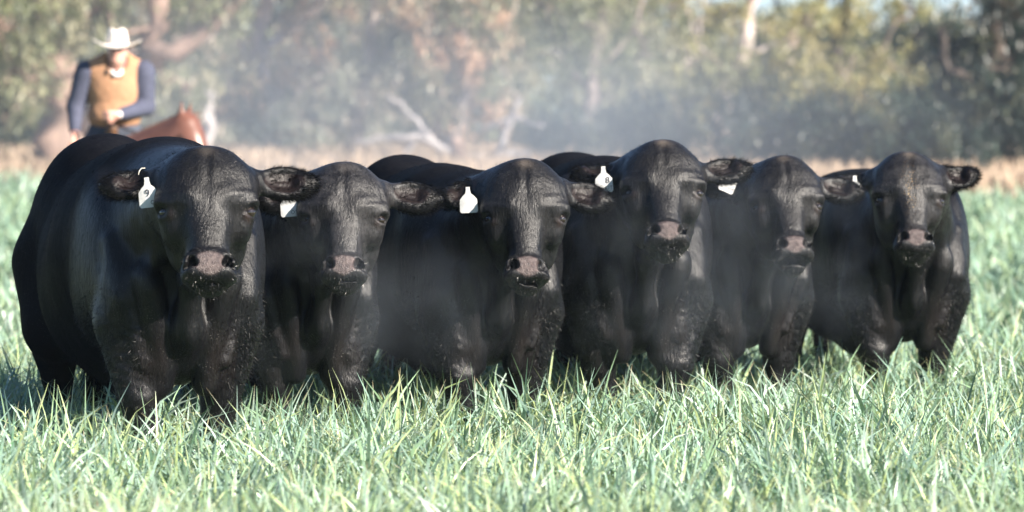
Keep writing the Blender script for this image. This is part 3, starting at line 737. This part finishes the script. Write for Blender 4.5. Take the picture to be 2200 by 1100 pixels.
tree('gum_tree', 'olive gum with a red streaked stem right of the dry crown',
     [([G3(1265, D), A3(1262, 240, D), A3(1275, 120, D), A3(1290, 30, D), A3(1280, -300, D)], .19, .10), ([A3(1270, 160, D), A3(1360, 70, D), A3(1400, -60, D)], .055, .03), ([A3(1265, 190, D), A3(1190, 110, D), A3(1170, 0, D)], .05, .025)],
     [bl(1200, 110, D, 1.1, 1, 1.0, 26), bl(1290, 60, D, 1.0, 1, .8, 24), bl(1360, 130, D, 1.0, 1, .8, 22), bl(1250, -70, D, 1.9, 1.8, .8, 28), bl(1160, 10, D, .9, .9, .8, 18), bl(1280, -240, D, 2.6, 2.5, 1.2, 28)], 'soft', 'olive', 26)
D = 106
tree('gum_tree', 'tall gum with a white upper trunk and golden crown, sky showing beside it',
     [([G3(1570, D), A3(1568, 240, D), A3(1590, 140, D), A3(1606, 60, D), A3(1615, -40, D), A3(1600, -300, D)], .21, .11), ([A3(1580, 170, D), A3(1500, 100, D), A3(1470, 0, D)], .055, .03), ([A3(1596, 120, D), A3(1690, 90, D), A3(1750, 20, D)], .055, .03)],
     [bl(1480, 130, D, 1.0, 1, .8, 24), bl(1570, 170, D, .9, 1, .7, 20), bl(1690, 130, D, .9, 1, .7, 22), bl(1440, 10, D, .8, .9, .5, 14), bl(1730, 50, D, .7, .8, .5, 14), bl(1560, 30, D, .6, .6, .4, 9), bl(1580, -130, D, 1.8, 1.8, .6, 18), bl(1500, 40, D+2, .8, .8, .4, 10), bl(1640, 60, D+2, .5, .8, .35, 8)], 'white', 'gold', 27)
D = 110
tree('gum_tree', 'golden green gum between two patches of sky at the right',
     [([G3(1820, D), A3(1815, 220, D), A3(1800, 120, D), A3(1820, 10, D), A3(1820, -250, D)], .20, .10), ([A3(1805, 150, D), A3(1880, 130, D), A3(1930, 40, D)], .055, .03)],
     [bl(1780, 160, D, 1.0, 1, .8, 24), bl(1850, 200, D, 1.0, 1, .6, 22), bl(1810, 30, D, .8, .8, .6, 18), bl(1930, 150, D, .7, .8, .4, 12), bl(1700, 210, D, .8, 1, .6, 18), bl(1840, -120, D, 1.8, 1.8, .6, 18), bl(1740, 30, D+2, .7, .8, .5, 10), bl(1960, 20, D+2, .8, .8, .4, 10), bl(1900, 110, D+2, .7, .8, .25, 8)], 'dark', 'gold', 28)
D = 87
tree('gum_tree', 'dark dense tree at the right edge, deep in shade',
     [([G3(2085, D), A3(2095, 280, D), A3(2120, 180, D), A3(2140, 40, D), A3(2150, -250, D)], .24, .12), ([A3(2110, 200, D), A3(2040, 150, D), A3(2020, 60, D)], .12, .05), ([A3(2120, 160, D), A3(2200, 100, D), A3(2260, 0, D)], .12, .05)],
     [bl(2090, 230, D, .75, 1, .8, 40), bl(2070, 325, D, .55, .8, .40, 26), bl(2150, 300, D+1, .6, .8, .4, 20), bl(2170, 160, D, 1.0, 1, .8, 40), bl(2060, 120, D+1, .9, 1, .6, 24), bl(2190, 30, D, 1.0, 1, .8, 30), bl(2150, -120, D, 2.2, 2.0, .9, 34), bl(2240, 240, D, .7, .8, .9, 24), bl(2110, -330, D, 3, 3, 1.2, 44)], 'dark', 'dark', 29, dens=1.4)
# understorey; the shade on the right is put into the dark leaf colour
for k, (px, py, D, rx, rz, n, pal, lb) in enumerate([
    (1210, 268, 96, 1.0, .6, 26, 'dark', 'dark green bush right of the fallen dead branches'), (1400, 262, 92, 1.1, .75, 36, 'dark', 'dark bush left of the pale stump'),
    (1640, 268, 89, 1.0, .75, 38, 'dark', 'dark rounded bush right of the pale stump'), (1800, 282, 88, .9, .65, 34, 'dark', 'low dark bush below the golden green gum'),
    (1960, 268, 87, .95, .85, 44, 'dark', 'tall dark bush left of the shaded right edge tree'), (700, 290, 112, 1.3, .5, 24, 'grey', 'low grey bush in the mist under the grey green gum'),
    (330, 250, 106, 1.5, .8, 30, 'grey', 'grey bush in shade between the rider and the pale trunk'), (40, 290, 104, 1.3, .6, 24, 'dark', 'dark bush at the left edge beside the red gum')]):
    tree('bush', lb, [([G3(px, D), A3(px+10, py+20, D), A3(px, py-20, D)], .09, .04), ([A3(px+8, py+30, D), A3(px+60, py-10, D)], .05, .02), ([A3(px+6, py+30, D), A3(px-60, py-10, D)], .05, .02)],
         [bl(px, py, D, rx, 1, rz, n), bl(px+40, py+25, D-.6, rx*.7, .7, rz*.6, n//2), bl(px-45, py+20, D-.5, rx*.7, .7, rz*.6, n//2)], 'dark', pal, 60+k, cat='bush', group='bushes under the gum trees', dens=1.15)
# second row behind
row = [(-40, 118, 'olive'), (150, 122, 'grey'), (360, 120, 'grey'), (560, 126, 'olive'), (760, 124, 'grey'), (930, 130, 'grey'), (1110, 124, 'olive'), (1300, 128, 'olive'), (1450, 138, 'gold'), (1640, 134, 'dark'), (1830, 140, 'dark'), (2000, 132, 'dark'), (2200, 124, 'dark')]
for k, (px, D, pal) in enumerate(row):
    r_ = random.Random(k); hi = -120 if px < 1350 else 120
    bb = [bl(px+r_.uniform(-70, 70), py, D+r_.uniform(-2, 2), 1.7, 1.4, .9, 30) for py in ((290, 210, 140) if px < 1350 else (285, 215, 150))]
    if px < 1350: bb += [bl(px+r_.uniform(-60, 60), py, D, 2.0, 1.6, 1.1, 28) for py in (60, -30, -120)]+[bl(px, -260, D, 3, 2.5, 1.5, 30)]
    else: bb += [bl(px+r_.uniform(-50, 50), 80, D, 1.0, 1.2, .6, 13)]
    if px > 1950: bb += [bl(px+r_.uniform(-60, 60), py, D, 1.6, 1.6, .8, 20) for py in (90,)]
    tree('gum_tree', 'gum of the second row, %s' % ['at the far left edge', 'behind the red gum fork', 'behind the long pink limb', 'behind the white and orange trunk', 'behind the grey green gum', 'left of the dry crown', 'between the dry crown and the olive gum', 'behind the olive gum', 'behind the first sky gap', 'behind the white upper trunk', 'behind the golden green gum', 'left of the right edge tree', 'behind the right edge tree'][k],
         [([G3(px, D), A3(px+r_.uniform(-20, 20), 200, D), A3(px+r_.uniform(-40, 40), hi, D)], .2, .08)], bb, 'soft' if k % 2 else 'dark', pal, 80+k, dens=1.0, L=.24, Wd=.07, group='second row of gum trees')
# far wood closing the view
def far_wood():
    rng = np.random.default_rng(3); n = 2400; D = rng.uniform(150, 185, n); x = rng.uniform(-.28, .28, n)*D
    top = np.interp(x/D, [-.28, .01, .03, .055, .09, .16, .28], [11, 11, 4.0, 3.6, 3.6, 6.0, 10])
    z = gz(x, D)+rng.uniform(0, 1, n)*top
    V, F, col = leaves(np.stack([x, D, z], 1), rng.uniform(.7, 1.3, n), 60, rng, 'grey', .42, .16)
    col[:, :3] *= .8
    setp(mesh_obj('far_wood', V, F, M_leaf, smooth=False, attrs={'tint': ('FLOAT_COLOR', col)}), 'hazy grey green wood closing the view behind the gums', 'wood', kind='stuff')
far_wood()
# fallen dead tree with bleached branches
D = 94
tree('fallen_dead_tree', 'bleached fallen dead tree with upturned forked branches above the second and third bulls',
     [([G3(975, D), A3(985, 325, D), A3(900, 292, D), A3(830, 298, D), A3(760, 305, D)], .11, .04), ([A3(1000, 335, D), A3(940, 318, D), A3(905, 275, D), A3(868, 235, D), A3(835, 205, D)], .09, .03),
      ([A3(1060, 340, D), A3(1082, 300, D), A3(1098, 250, D), A3(1120, 212, D)], .10, .04), ([A3(1095, 255, D), A3(1060, 268, D), A3(1040, 275, D)], .05, .03), ([A3(1100, 250, D), A3(1130, 262, D), A3(1168, 272, D)], .06, .04), ([A3(1000, 338, D), A3(1080, 335, D), A3(1140, 330, D)], .10, .06),
      ([A3(900, 292, D), A3(880, 320, D), A3(860, 335, D)], .06, .03)], [], 'dead', 'grey', 50, cat='fallen tree')
tree('tree_stump', 'short pink stump among the fallen dead branches', [([G3(988, 92), A3(988, 318, 92), A3(984, 305, 92)], .17, .13)], [], 'pink', 'grey', 51, cat='stump')
tree('tree_stump', 'tall pale stump standing against the dark bushes', [([G3(1543, 99), A3(1543, 290, 99), A3(1546, 245, 99)], .16, .13)], [], 'white', 'grey', 52, cat='stump')
tree('tree_stump', 'small white stump showing above the rump of the fourth bull', [([G3(1255, 96), A3(1255, 330, 96), A3(1257, 312, 96)], .12, .10)], [], 'dead', 'grey', 53, cat='stump')
# ------------------------------------------------------------ stock horse and rider
DR = 38.8
def horse():
    yaw = math.radians(12); c = at(236, 322, DR); base = Vector((c.x, DR, 0)); base.z = float(gz(c.x, DR))
    root = empty('horse', base, yaw); setp(root, 'chestnut stock horse with a rider on its back, standing behind the largest bull', 'horse')
    P = []; add = lambda f, k=.08, m='+': P.append((f, k, m))
    add(ell((0, .10, 1.08), (.30, .75, .34))); add(ell((0, .78, 1.08), (.27, .40, .32)), .1); add(ell((0, -.52, 1.10), (.24, .30, .34)), .1)
    add(cone((.06, -.50, 1.20), (.46, -.82, 1.48), .24, .160), .1); add(cone((.16, -.55, 1.40), (.50, -.84, 1.60), .13, .10), .08)
    add(cone((.52, -.88, 1.58), (.62, -.99, 1.32), .115, .085), .06); add(cone((.61, -.98, 1.34), (.70, -1.06, 1.08), .080, .062), .04)
    add(ell((.71, -1.07, 1.06), (.062, .06, .065)), .03); add(ell((.55, -.92, 1.45), (.11, .11, .14)), .05)
    for s in (-1, 1):
        add(cone((.50+s*.035, -.86+s*.04, 1.66), (.52+s*.05, -.87+s*.055, 1.81), .036, .008), .015)
        add(ell((.735+s*.01, -1.10-s*.03, 1.07), (.014, .016, .02)), .008, '-')
        add(cone((s*.15, -.55, .95), (s*.15, -.58, .52), .11, .065), .06); add(cone((s*.15, -.58, .52), (s*.15, -.56, .14), .055, .04), .02)
        add(cone((s*.15, -.56, .10), (s*.15, -.60, .03), .045, .06), .02)
        add(cone((s*.16, .85, 1.0), (s*.16, .80, .72), .17, .11), .06); add(cone((s*.16, .80, .72), (s*.15, 1.02, .50), .10, .06), .03)
        add(cone((s*.15, 1.02, .50), (s*.15, .98, .14), .055, .042), .02); add(cone((s*.15, .98, .10), (s*.15, .93, .03), .045, .06), .02)
    V, F = sdf_mesh(comp(P), (-.45, -1.35, -.01), (.9, 1.35, 1.95), .02, 4)
    mesh_obj('body', V, F, simple_mat('chestnut_coat', (.15, .066, .048), .38, 5, .25, .2, .01), root)
    rng = np.random.default_rng(7); t = rng.uniform(0, 1, 900)
    Pm = np.stack([.12+.38*t+rng.normal(0, .012, 900), -.50-.34*t, 1.50+.20*t], 1); v, f = strands(Pm, np.tile([1., 0, 0], (900, 1)), np.tile([.8, .1, -.45], (900, 1))+rng.normal(0, .25, (900, 3)), rng.uniform(.12, .22, 900), .010, rng, .3, 3)
    mesh_obj('mane', v, f, simple_mat('horse_mane', (.22, .08, .04), .5), root)
    tp = rng.normal(0, .03, (700, 3))+[0, 1.17, 1.2]; v, f = strands(tp, np.tile([0, 1., 0], (700, 1)), np.tile([0, .25, -1.], (700, 1))+rng.normal(0, .08, (700, 3)), rng.uniform(.4, .8, 700), .012, rng, .15, 4)
    mesh_obj('tail', v, f, simple_mat('horse_tail', (.16, .06, .035), .5), root)
    L = simple_mat('bridle_leather', (.05, .03, .022), .5)
    ring = lambda c, n, r1, r2, k=14: [np.array(c)+np.array([math.cos(a)*r1, math.sin(a)*r2*n[0], math.sin(a)*r2*n[1]]) for a in np.linspace(0, 2*math.pi, k)]
    br = merge([tube(ring((.52, -.89, 1.54), (.85, .40), .135, .14), [.012]*14, 6), tube(ring((.65, -1.01, 1.23), (.95, .2), .088, .088), [.011]*14, 6),
                tube([(.64, -.86, 1.52), (.73, -.97, 1.24)], [.011]*2, 6), tube([(.45, -.99, 1.52), (.57, -1.07, 1.24)], [.011]*2, 6)])
    b = mesh_obj('bridle', *br, L, root)
    for s in (-1, 1): mesh_obj('eye', *uvs((.56+s*.085, -.97+s*.055, 1.46), .024), M_eye, root)
    rn = merge([tube([(.65+s*.08, -1.04+s*.04, 1.20), (.45+s*.18, -.85, 1.30), (.14+s*.16, -.50, 1.48), (s*.03, -.12, 1.60)], [.009]*4, 6) for s in (-1, 1)]); mesh_obj('reins', *rn, L, b)
    S_ = [(ell((0, .12, 1.41), (.25, .30, .07)), .05, '+'), (cone((-.13, .36, 1.50), (.13, .36, 1.50), .05, .05), .05, '+'), (cone((0, -.10, 1.46), (0, -.16, 1.58), .06, .05), .04, '+'),
          (ell((-.30, .08, 1.12), (.04, .22, .28)), .05, '+'), (ell((.30, .08, 1.12), (.04, .22, .28)), .05, '+'), (cone((-.24, .08, 1.38), (-.31, .08, 1.2), .04, .03), .05, '+'), (cone((.24, .08, 1.38), (.31, .08, 1.2), .04, .03), .05, '+')]
    v, f = sdf_mesh(comp(S_), (-.45, -.35, .75), (.45, .5, 1.72), .018, 4)
    mesh_obj('saddle', v, f, simple_mat('saddle_leather', (.12, .06, .03), .45), root)
    return root
horse()
def rider():
    c = at(246, 322, DR+.05); base = Vector((c.x, DR+.05, float(gz(c.x, DR)))); b = np.array(base)
    root = empty('person', base); setp(root, 'person on horseback in a pale hat, tan vest and navy sleeves', 'person')
    P = lambda px, py, dy=0: A3(px, py, DR)+np.array([0, dy, 0])-b
    def part(name, prims, mat, h=.012, parent=root, lo=None, hi=None):
        v, f = sdf_mesh(comp([(a, k, m) for a, k, m in prims]), lo or (-.75, -.75, .6), hi or (.75, .65, 2.75), h, 4)
        return mesh_obj(name, v, f, mat, parent)
    U = lambda f, k=.03, m='+': (f, k, m)
    sk = simple_mat('weathered_skin', (.60, .32, .25), .45, 30, .1)
    hc = P(253, 112, -.06)                     # centre of the head
    sh = [P(186, 155, .02), P(308, 155, .02)]; el = [P(162, 230, .03), P(314, 230, .02)]; wr = [P(163, 283, -.10), P(262, 247, -.30)]
    hnd = [P(165, 297, -.15), P(238, 250, -.36)]
    def hand(w_, h_, out, curl, s):
        w_, h_, out = np.array(w_), np.array(h_), np.array(out, float); d = h_-w_; d /= np.linalg.norm(d); n = np.cross(d, out); n /= np.linalg.norm(n); o = np.cross(n, d)
        pr = [U(cone(w_, w_+d*.03, .030, .032), .02), U(cone(w_+d*.04-o*.02, w_+d*.09-o*.022, .020, .019), .015), U(cone(w_+d*.04+o*.02, w_+d*.09+o*.022, .020, .019), .015)]
        for i, (ln, off) in enumerate(((.072, -.033), (.080, -.011), (.076, .011), (.062, .032))):
            k0 = w_+d*.095+o*off; a1 = k0+(d*math.cos(curl)+n*math.sin(curl))*ln*.5; a2 = a1+(d*math.cos(curl*2)+n*math.sin(curl*2))*ln*.5
            pr += [U(cone(k0, a1, .0115, .0105), .006), U(cone(a1, a2, .0105, .009), .004)]
        pr += [U(cone(w_+d*.035-o*.03, w_+d*.075-o*.060, .015, .012), .01), U(cone(w_+d*.075-o*.060, w_+d*.10-o*.052+n*.02, .012, .010), .005)]
        return pr
    body = [U(ell(hc, (.077, .098, .118))), U(ell(hc+[0, -.012, -.075], (.058, .078, .055)), .03), U(cone(hc+[0, .03, -.08], hc+[0, .05, -.20], .058, .065), .03),
            U(cone(hc+[0, -.095, .012], hc+[0, -.118, -.022], .010, .015), .012), U(ell(hc+[-.078, .01, -.01], (.012, .022, .034)), .01), U(ell(hc+[.078, .01, -.01], (.012, .022, .034)), .01),
            U(ell(hc+[0, -.088, -.062], (.028, .012, .006)), .006, '-'), U(ell(hc+[0, -.085, -.070], (.024, .014, .008)), .006), U(ell(hc+[-.03, -.095, .018], (.017, .014, .010)), .012, '-'), U(ell(hc+[.03, -.095, .018], (.017, .014, .010)), .012, '-'),
            U(ell(P(247, 190, .04), (.19, .10, .26)), .05), U(ell(P(247, 262, .04), (.16, .10, .12)), .05)]
    for i in range(2): body += [U(cone(sh[i], el[i], .05, .038), .03), U(cone(el[i], wr[i], .038, .025), .02)]
    kn = [b*0+[-.34, -.36, 1.06], b*0+[.36, -.30, 1.06]]; an = [[-.36, -.12, .62], [.37, -.06, .62]]; hp = P(246, 282, .06)
    for i, s in enumerate((-1, 1)): body += [U(cone(hp+[s*.1, 0, 0], kn[i], .07, .05), .04), U(cone(kn[i], an[i], .05, .035), .03)]
    body += hand(wr[0], hnd[0], (-.3, -1, 0), .5, -1)+hand(wr[1], hnd[1], (0, -.2, 1), .9, 1)
    bo = part('body', body, sk, .0085)
    for s in (-1, 1): mesh_obj('eye', *uvs(hc+[s*.030, -.083, .018], .0115, 10, 8), M_eye, bo)
    hr = part('hair', [U(ell(hc+[0, .022, .02], (.084, .092, .108))), U(ell(hc+[0, -.10, .0], (.075, .08, .14)), .02, '-')], simple_mat('grey_hair', (.20, .17, .15), .6), .01, root)
    navy = simple_mat('navy_shirt', (.060, .066, .105), .85, 30, .2)
    s_ = [U(ell(P(247, 185, .04), (.225, .135, .28)), .05), U(ell(P(247, 262, .04), (.195, .14, .12)), .05), U(cone(P(215, 145, .04), P(280, 145, .04), .075, .075), .05)]
    for i in range(2): s_ += [U(cone(sh[i], el[i], .100, .074), .05), U(cone(el[i], wr[i]+(el[i]-wr[i])*.10, .072, .050), .03)]
    part('shirt', s_, navy)
    w_ = simple_mat('white_cuff', (.75, .72, .70), .8)
    cuffs = [U(cone(wr[i]+(el[i]-wr[i])*.09, wr[i]+(el[i]-wr[i])*.0, .036, .034), .01) for i in range(2)]
    part('cuff', cuffs[:1], w_, .01); part('cuff', cuffs[1:], w_, .01)
    part('collar', [U(cone(hc+[-.055, .0, -.150], hc+[-.015, -.075, -.195], .022, .016), .02), U(cone(hc+[.055, .0, -.150], hc+[.015, -.075, -.195], .022, .016), .02), U(cone(hc+[-.05, .05, -.145], hc+[.05, .05, -.145], .022, .022), .02)], w_, .009)
    vt = simple_mat('tan_vest', (.42, .225, .125), .8, 18, .12, .6, .02)
    vs = [U(ell(P(246, 185, .03), (.238, .155, .29)), .04), U(ell(P(246, 248, .03), (.225, .155, .15)), .05), U(cone(P(205, 150, .03), P(288, 150, .03), .10, .10), .05), U(cone(P(228, 128, .03), P(272, 128, .03), .055, .055), .03)]
    vs += [U(ell(hc+[0, -.09, -.18], (.040, .09, .06)), .02, '-'), U(ell(hc+[0, 0, -.05], (.085, .11, .12)), .02, '-')]
    vs += [U(cone(P(239, 140, -.2), P(237, 275, -.2), .012, .018), .015, '-')]
    for i, s in enumerate((-1, 1)): vs += [U(ell(sh[i]+np.array([s*.055, 0, -.06]), (.065, .20, .14)), .03, '-')]
    vs += [U(cone(P(x0, py, -.02), P(x1, py, -.02), .008, .008), .01, '-') for x0, x1, py in ()]
    part('vest', vs, vt)
    part('collar_lining', [U(cone(P(226, 132, -.02), P(234, 158, -.115), .030, .018), .02)], simple_mat('dark_lining', (.04, .03, .025), .8), .01)
    jn = simple_mat('blue_jeans', (.055, .065, .09), .85, 25, .2); j = [U(ell(P(246, 280, .06), (.20, .15, .12)), .04)]
    for i, s in enumerate((-1, 1)): j += [U(cone(hp+[s*.12, 0, -.02], kn[i], .105, .078), .05), U(cone(kn[i], an[i], .074, .058), .03)]
    part('jeans', j, jn, .014, root, (-.6, -.7, .4), (.6, .5, 1.9))
    bt = simple_mat('riding_boot', (.06, .035, .022), .5)
    for i in range(2):
        a = np.array(an[i]); part('boot', [U(cone(a+[0, 0, .06], a+[0, 0, -.10], .055, .048), .02), U(cone(a+[0, 0, -.13], a+[0, -.17, -.15], .046, .036), .03)], bt, .011, root, tuple(a-[.2, .4, .35]), tuple(a+[.2, .3, .25]))
    # hat: pinched crown and a brim rolled up at the sides
    felt = simple_mat('pale_felt', (.72, .66, .60), .85, 30, .06)
    top = hc+np.array([0, .01, .055]); V = []; F = []; n = 40
    prof = [(.088, -.005), (.094, .0), (.094, .03), (.088, .075), (.078, .115), (.060, .140), (.035, .135), (.0, .118)]
    for r, z in prof:
        for k in range(n):
            a = 2*math.pi*k/n; x, y = math.cos(a), math.sin(a); sq = 1.0-(.22*max(0, -y)**2*(z > .05)*(z/.14))
            zz = z-(.030*math.exp(-(x*r/.022)**2) if z > .12 else 0); V.append(top+[x*r*sq, y*r*1.22, zz+.012*(-y)*0])
    for i in range(len(prof)-1):
        for k in range(n): F.append((i*n+k, i*n+(k+1) % n, (i+1)*n+(k+1) % n, (i+1)*n+k))
    hat = mesh_obj('hat', V, F, felt, root)
    V = []; F = []; rr = [.084, .11, .14, .17, .198, .204]
    for off in (.003, -.003):
        for r in rr:
            for k in range(n):
                a = 2*math.pi*k/n; x, y = math.cos(a), math.sin(a); q = (r-.084)/.12
                V.append(top+[x*r*1.0, y*r*1.08, .004+off+q*q*(.045*x*x-.030*y*y)-.006*x*q])
    m_ = len(rr)*n
    for i in range(len(rr)-1):
        for k in range(n):
            a = (i*n+k, i*n+(k+1) % n, (i+1)*n+(k+1) % n, (i+1)*n+k); F.append(a); F.append(tuple(m_+q for q in a[::-1]))
    for k in range(n): i = len(rr)-1; F.append((i*n+k, i*n+(k+1) % n, m_+i*n+(k+1) % n, m_+i*n+k)); F.append((k, m_+k, m_+(k+1) % n, (k+1) % n))
    mesh_obj('hat_brim', V, F, felt, hat)
    return root
rider()
# ------------------------------------------------------------ air
def box(name, lo, hi, mat, **kw):
    (a, b, c), (d, e, f) = lo, hi
    V = [(a, b, c), (d, b, c), (d, e, c), (a, e, c), (a, b, f), (d, b, f), (d, e, f), (a, e, f)]
    return setp(mesh_obj(name, V, [(0, 3, 2, 1), (4, 5, 6, 7), (0, 1, 5, 4), (1, 2, 6, 5), (2, 3, 7, 6), (3, 0, 4, 7)], mat, smooth=False), **kw)
def haze_mat():
    g = N('haze_air'); v = g.n('VolumePrincipled', {'Color': (.74, .85, 1, 1), 'Density': .00035, 'Anisotropy': .35})
    g.t.links.new(v.outputs[0], g.out.inputs['Volume']); return g.m
box('haze', (-950, -60, -2), (950, 2050, 40), haze_mat(), kind='stuff', label='pale morning haze over the whole paddock')
def steam_mat(name, dens, scale, aniso, seed, lo_=.25, hi_=.75):
    """soft noisy mist fading to nothing towards the faces of its own ellipsoid (object space is the unit ball)"""
    g = N(name); tc = g.n('TexCoord').outputs['Object']
    ln = g.n('VectorMath', {0: tc}, operation='LENGTH').outputs['Value']
    fall = g.n('MapRange', {0: ln, 1: .25, 2: .98, 3: 1, 4: 0}, interpolation_type='SMOOTHSTEP').outputs[0]
    geo = g.n('NewGeometry').outputs['Position']
    off = g.n('Mapping', {'Vector': geo, 'Location': (seed*3.1, 0, 0), 'Scale': (1, .5, .9)}).outputs[0]
    nz = g.map(g.noise(off, scale, 4, .6), lo_, hi_)
    d = g.math('MULTIPLY', g.math('MULTIPLY', fall, nz), dens)
    v = g.n('VolumePrincipled', {'Color': (.76, .85, 1, 1), 'Density': d, 'Anisotropy': aniso})
    g.t.links.new(v.outputs[0], g.out.inputs['Volume']); g.m.cycles.volume_step_rate = 1.0; return g.m
def puff(name, c, r, mat, label, rot=0):
    V, F = uvs((0, 0, 0), 1, 20, 12); o = mesh_obj(name, V, F, mat); o.location = c; o.scale = r; o.rotation_euler = (0, 0, rot)
    return setp(o, label, 'steam', kind='stuff')
m = steam_mat('drifting_mist', .026, .16, .3, 1, .2, .85)
puff('mist', A3(780, 255, 68), (8.0, 22, 3.2), m, 'white blue mist drifting in front of the trees')
m = steam_mat('thin_mist', .020, .16, .3, 4, .2, .85)
puff('mist', A3(1500, 270, 66), (6.0, 18, 2.2), m, 'thin blue mist in front of the dark bushes on the right')
m = steam_mat('bull_steam', .28, 1.9, .2, 2, .42, .72)
for (px, py, D, r, lb) in ((650, 640, 18.95, (.55, .45, .45), 'steam rising between the first and second bulls'), (900, 680, 19.35, (.62, .5, .42), 'steam low between the second and third bulls'),
                           (1320, 620, 19.85, (.55, .5, .55), 'steam beside the chest of the fourth bull'), (1560, 560, 20.6, (.45, .55, .6), 'steam between the fourth and fifth bulls'),
                           (1800, 560, 21.3, (.45, .55, .55), 'steam between the fifth and last bulls'), (585, 440, 20.3, (.45, .8, .35), 'steam over the back of the second bull')):
    puff('steam', A3(px, py, D), r, m, lb)
cy.volume_step_rate = 4; cy.volume_max_steps = 128
